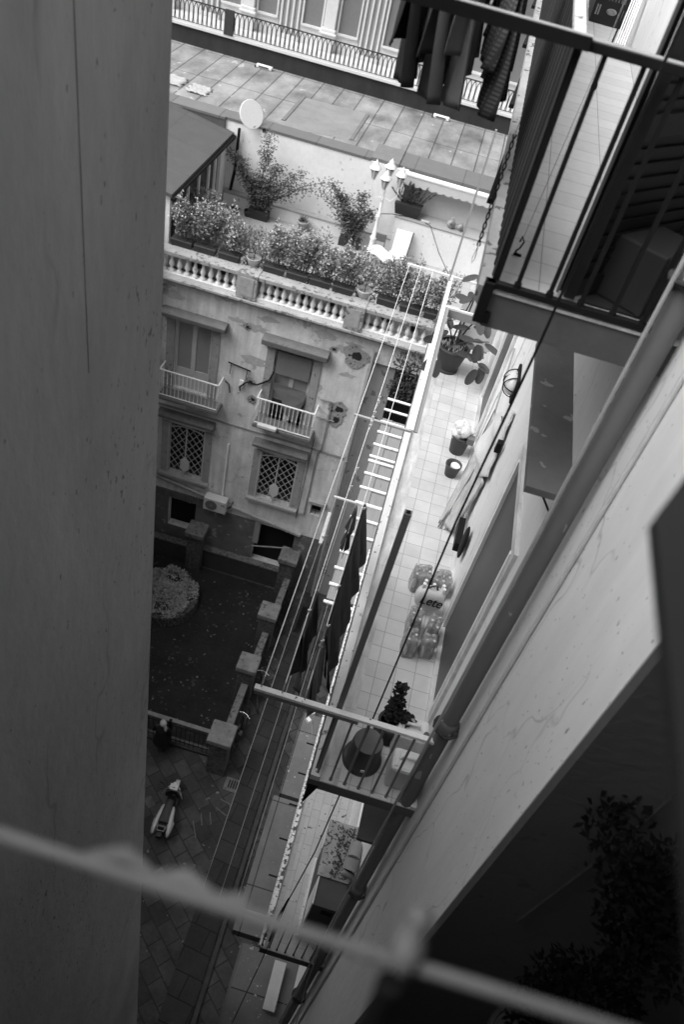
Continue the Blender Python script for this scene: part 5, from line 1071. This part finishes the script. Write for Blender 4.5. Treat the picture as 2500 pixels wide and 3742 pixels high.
MB().beam((1.09, 6.48, 19.18), (1.09, 6.45, 19.32), .05, .06).build('clip', BLACKH, rk)
MB().cyl((.875, 6.90, 17.62), (1.085, 7.62, 18.88), .010).cyl((.875, 6.83, 17.62), (.985, 7.0, 18.0), .010).build('frame_tube', mat('rack_tube', .25, .1, 9, .3, metal=.5), rk)
for dx in (.02, .06, .10): MB().cyl((.885 + dx, 6.84, 17.61), (1.02 + dx, 7.0 + dx, 18.45), .009).build('leg', GREYM if dx != .06 else WHITEM, rk)
# bins
def bin_(x, y, r, h, lab, m):
    t = thing('plastic_pot', lab, 'plant pot', (x, y, 17.6), 'dark pots behind the wrapped rack')
    MB().lathe((x, y, 17.6), [(0, 0), (r * .75, 0), (r, h), (r * 1.06, h), (r * 1.06, h + .02), (r * .92, h + .02), (r * .7, .04), (0, .04)], 24).build('pot', m, t); return t
pm = mat('dark_pot_plastic', .06, .1, 6, .5)
t = bin_(.92, 8.35, .13, .26, 'larger dark pot with a crumpled white bag inside', pm)
bg_ = MB()
for k in range(9): bg_.blob((.92 + rnd(-.07, .07), 8.35 + rnd(-.07, .07), 17.88 + rnd(0, .14)), (rnd(.05, .09), rnd(.05, .08), rnd(.05, .1)), 9, 7, .15)
bg_.build('white_bag', mat('white_bag', .8, .1, 9, .4, bump=.4), t)
t = bin_(.90, 7.85, .10, .16, 'smaller dark pot with a white round lid inside', pm); MB().cyl((.93, 7.87, 17.70), (.93, 7.87, 17.75), .065, n=18).build('lid', WHITEM, t)
tag(MB().box(.99, 1.08, 8.2, 8.3, 17.86, 17.95).build('brick', mat('brick_red', .15, .2, 20, .9)), 'small brick resting beside the crumpled white bag', 'brick')
# rubber plant
rp_ = thing('rubber_plant', 'rubber plant with big oval leaves in a round pot, middle balcony far end', 'plant', (.55, 10.2, 17.6))
MB().lathe((.55, 10.2, 17.6), [(0, 0), (.17, 0), (.17, .04), (.15, .05), (.16, .06), (.235, .36), (.25, .36), (.25, .41), (.21, .41)], 28).build('pot', mat('rubber_pot', .055, .08, 6, .5), rp_)
MB().cyl((.55, 10.2, 17.93), (.55, 10.2, 17.95), .21, n=20).build('soil', soilm, rp_)
tw = MB(); tops = [(.62, 10.3, 18.9), (.80, 10.1, 18.65), (.98, 9.95, 18.35), (.35, 10.1, 18.4), (.95, 9.8, 18.05), (.60, 10.5, 19.2)]
rl_ = MB(); rlm = mat('rubber_leaf', .055, .15, 5, .35, spec=.5)
def oval(mb, p, d, nrm, L_, W_):
    p = Vector(p); d = Vector(d).normalized(); s_ = d.cross(Vector(nrm)).normalized(); n2 = s_.cross(d)
    ring = [p + d * (L_ / 2 - L_ / 2 * math.cos(a)) + s_ * (W_ / 2 * math.sin(a)) - n2 * abs(.12 * L_ * (1 - math.cos(a)) * .3) + n2 * .12 * W_ * abs(math.sin(a)) for a in [i * math.pi / 7 for i in range(14)]]
    cpt = p + d * L_ * .5 - n2 * .03 * L_
    mb.add(ring + [cpt], [(i, (i + 1) % 14, 14) for i in range(14)], True)
for tp in tops:
    b0 = Vector((.55 + rnd(-.08, .08), 10.2 + rnd(-.05, .05), 17.95)); tp = Vector(tp); mid = b0.lerp(tp, .5) + Vector((rnd(-.04, .04), rnd(-.04, .04), .05)); tw.tube([b0, mid, tp], [.013, .011, .007], 6)
    for k in range(5):
        u = .45 + .13 * k; p = mid.lerp(tp, max(0, (u - .5) * 2)); a_ = k * 2.4 + tp.x * 5
        dd = Vector((math.cos(a_), math.sin(a_) * .8, .15 - .35 * (k % 2) + (.6 if k == 4 else 0))); oval(rl_, p + dd * .04, dd, (0, -.3, 1), rnd(.20, .28), rnd(.10, .13))
for p, dd in (((.32, 10.0, 18.35), (-.5, -.3, -1)), ((.38, 9.75, 17.98), (.1, -.4, -1)), ((.85, 9.9, 18.3), (.1, -.4, -1)), ((1.0, 9.8, 18.05), (.05, -.4, -1)), ((.93, 9.75, 18.0), (-.3, -.3, -1)), ((.34, 10.3, 18.0), (-.8, 0, -.4)), ((.32, 9.9, 17.9), (-.5, -.2, -1))): oval(rl_, p, dd, (0, -1, .2), .27, .13)
tw.build('stems', BARK, rp_); rl_.build('leaves', rlm, rp_)
gs = MB()
for _ in range(90): a_ = rnd(0, 6.28); r_ = rnd(0, .17); gs.leaf((.55 + r_ * math.cos(a_), 10.2 + r_ * math.sin(a_), 17.95), (rnd(-.6, .6), rnd(-.6, .6), 1), (0, 1, 0), rnd(.06, .14), .012)
gs.build('grass_tuft', LEAFL, rp_)

# ================= LOWER BALCONY OBJECTS =================
shd = thing('chimney_block', 'mossy topped concrete block with vent slot on the lower balcony', 'chimney', (.92, 4.1, 13.0))
MB().box(.74, 1.148, 3.62, 4.63, 13.0, 14.22).build('block', mat('block_side', .075, .15, 3, .8), shd)
MB().box(.70, 1.148, 3.95, 4.66, 14.22, 14.26).build('slab', mat('mossy_top', .30, .5, 4, .9, spots=.22, spot_scale=24, spot_v=.07), shd); MB().box(.725, .74, 3.62, 3.95, 13.4, 14.24).build('edge', CURB, shd)
MB().box(.86, 1.0, 3.612, 3.62, 14.02, 14.14).build('vent_slot', BLACKH, shd); MB().box(.70, .735, 3.62, 4.63, 13.0, 13.1).build('skirt', CURB, shd)
dg = mat('duct_metal', .26, .2, 6, .45, spots=.08, spot_scale=16, spot_v=.08)
dt = thing('exhaust_pipe', 'stubby metal exhaust elbow standing on the mossy block', 'pipe', (1.05, 4.2, 14.26))
MB().tube([(1.08, 4.35, 14.26), (1.08, 4.34, 14.4), (1.07, 4.26, 14.5), (1.06, 4.14, 14.52)], .085, 18).build('elbow', dg, dt)
MB().tube([(1.06, 4.15, 14.53), (1.055, 4.03, 14.47)], [.10, .095], 18).build('collar', dg, dt); MB().cyl((1.053, 4.02, 14.465), (1.05, 4.01, 14.46), .07, n=18).build('mouth', BLACKH, dt)
MB().blob((1.045, 4.0, 14.40), (.085, .04, .07), 14, 8).build('flap', dg, dt)
t = thing('low_parapet', 'low white parapet on the right of the lower balcony', 'wall', (1.1, 5, 13.0))
MB().box(1.06, 1.148, 4.7, 6.0, 13.0, 14.2).build('wall', CURB, t); MB().box(1.05, 1.148, 4.68, 6.0, 14.2, 14.23).build('coping', WHITEM, t)
t = thing('rotting_debris', 'heap of dead leaves beside the exhaust elbow', 'debris', (1.1, 4.3, 14.27)); lf = MB()
for _ in range(260): lf.leaf((rnd(.85, 1.13), rnd(3.98, 4.6), 14.265 + rnd(0, .03)), (rnd(-1, 1), rnd(-1, 1), .2), (0, 0, 1), rnd(.02, .05), .02)
lf.build('dead_leaves', mat('dead_leaf', .05, .6, 30, .95), t)
lmp = thing('floodlight', 'small white spotlight on an arm below the middle balcony', 'light fitting', (.02, 7.0, 12.9))
MB().beam((.02, 7.05, 12.95), (.14, 6.85, 12.95), .05, .04).build('housing', WHITEM, lmp); MB().beam((.06, 6.75, 12.95), (.12, 6.7, 12.95), .06, .05).build('lamp_head', WHITEM, lmp); MB().tube([(.15, 6.84, 12.95), (.17, 6.7, 12.9), (.24, 6.4, 12.9)], .008, 5).build('arm', GREYM, lmp)
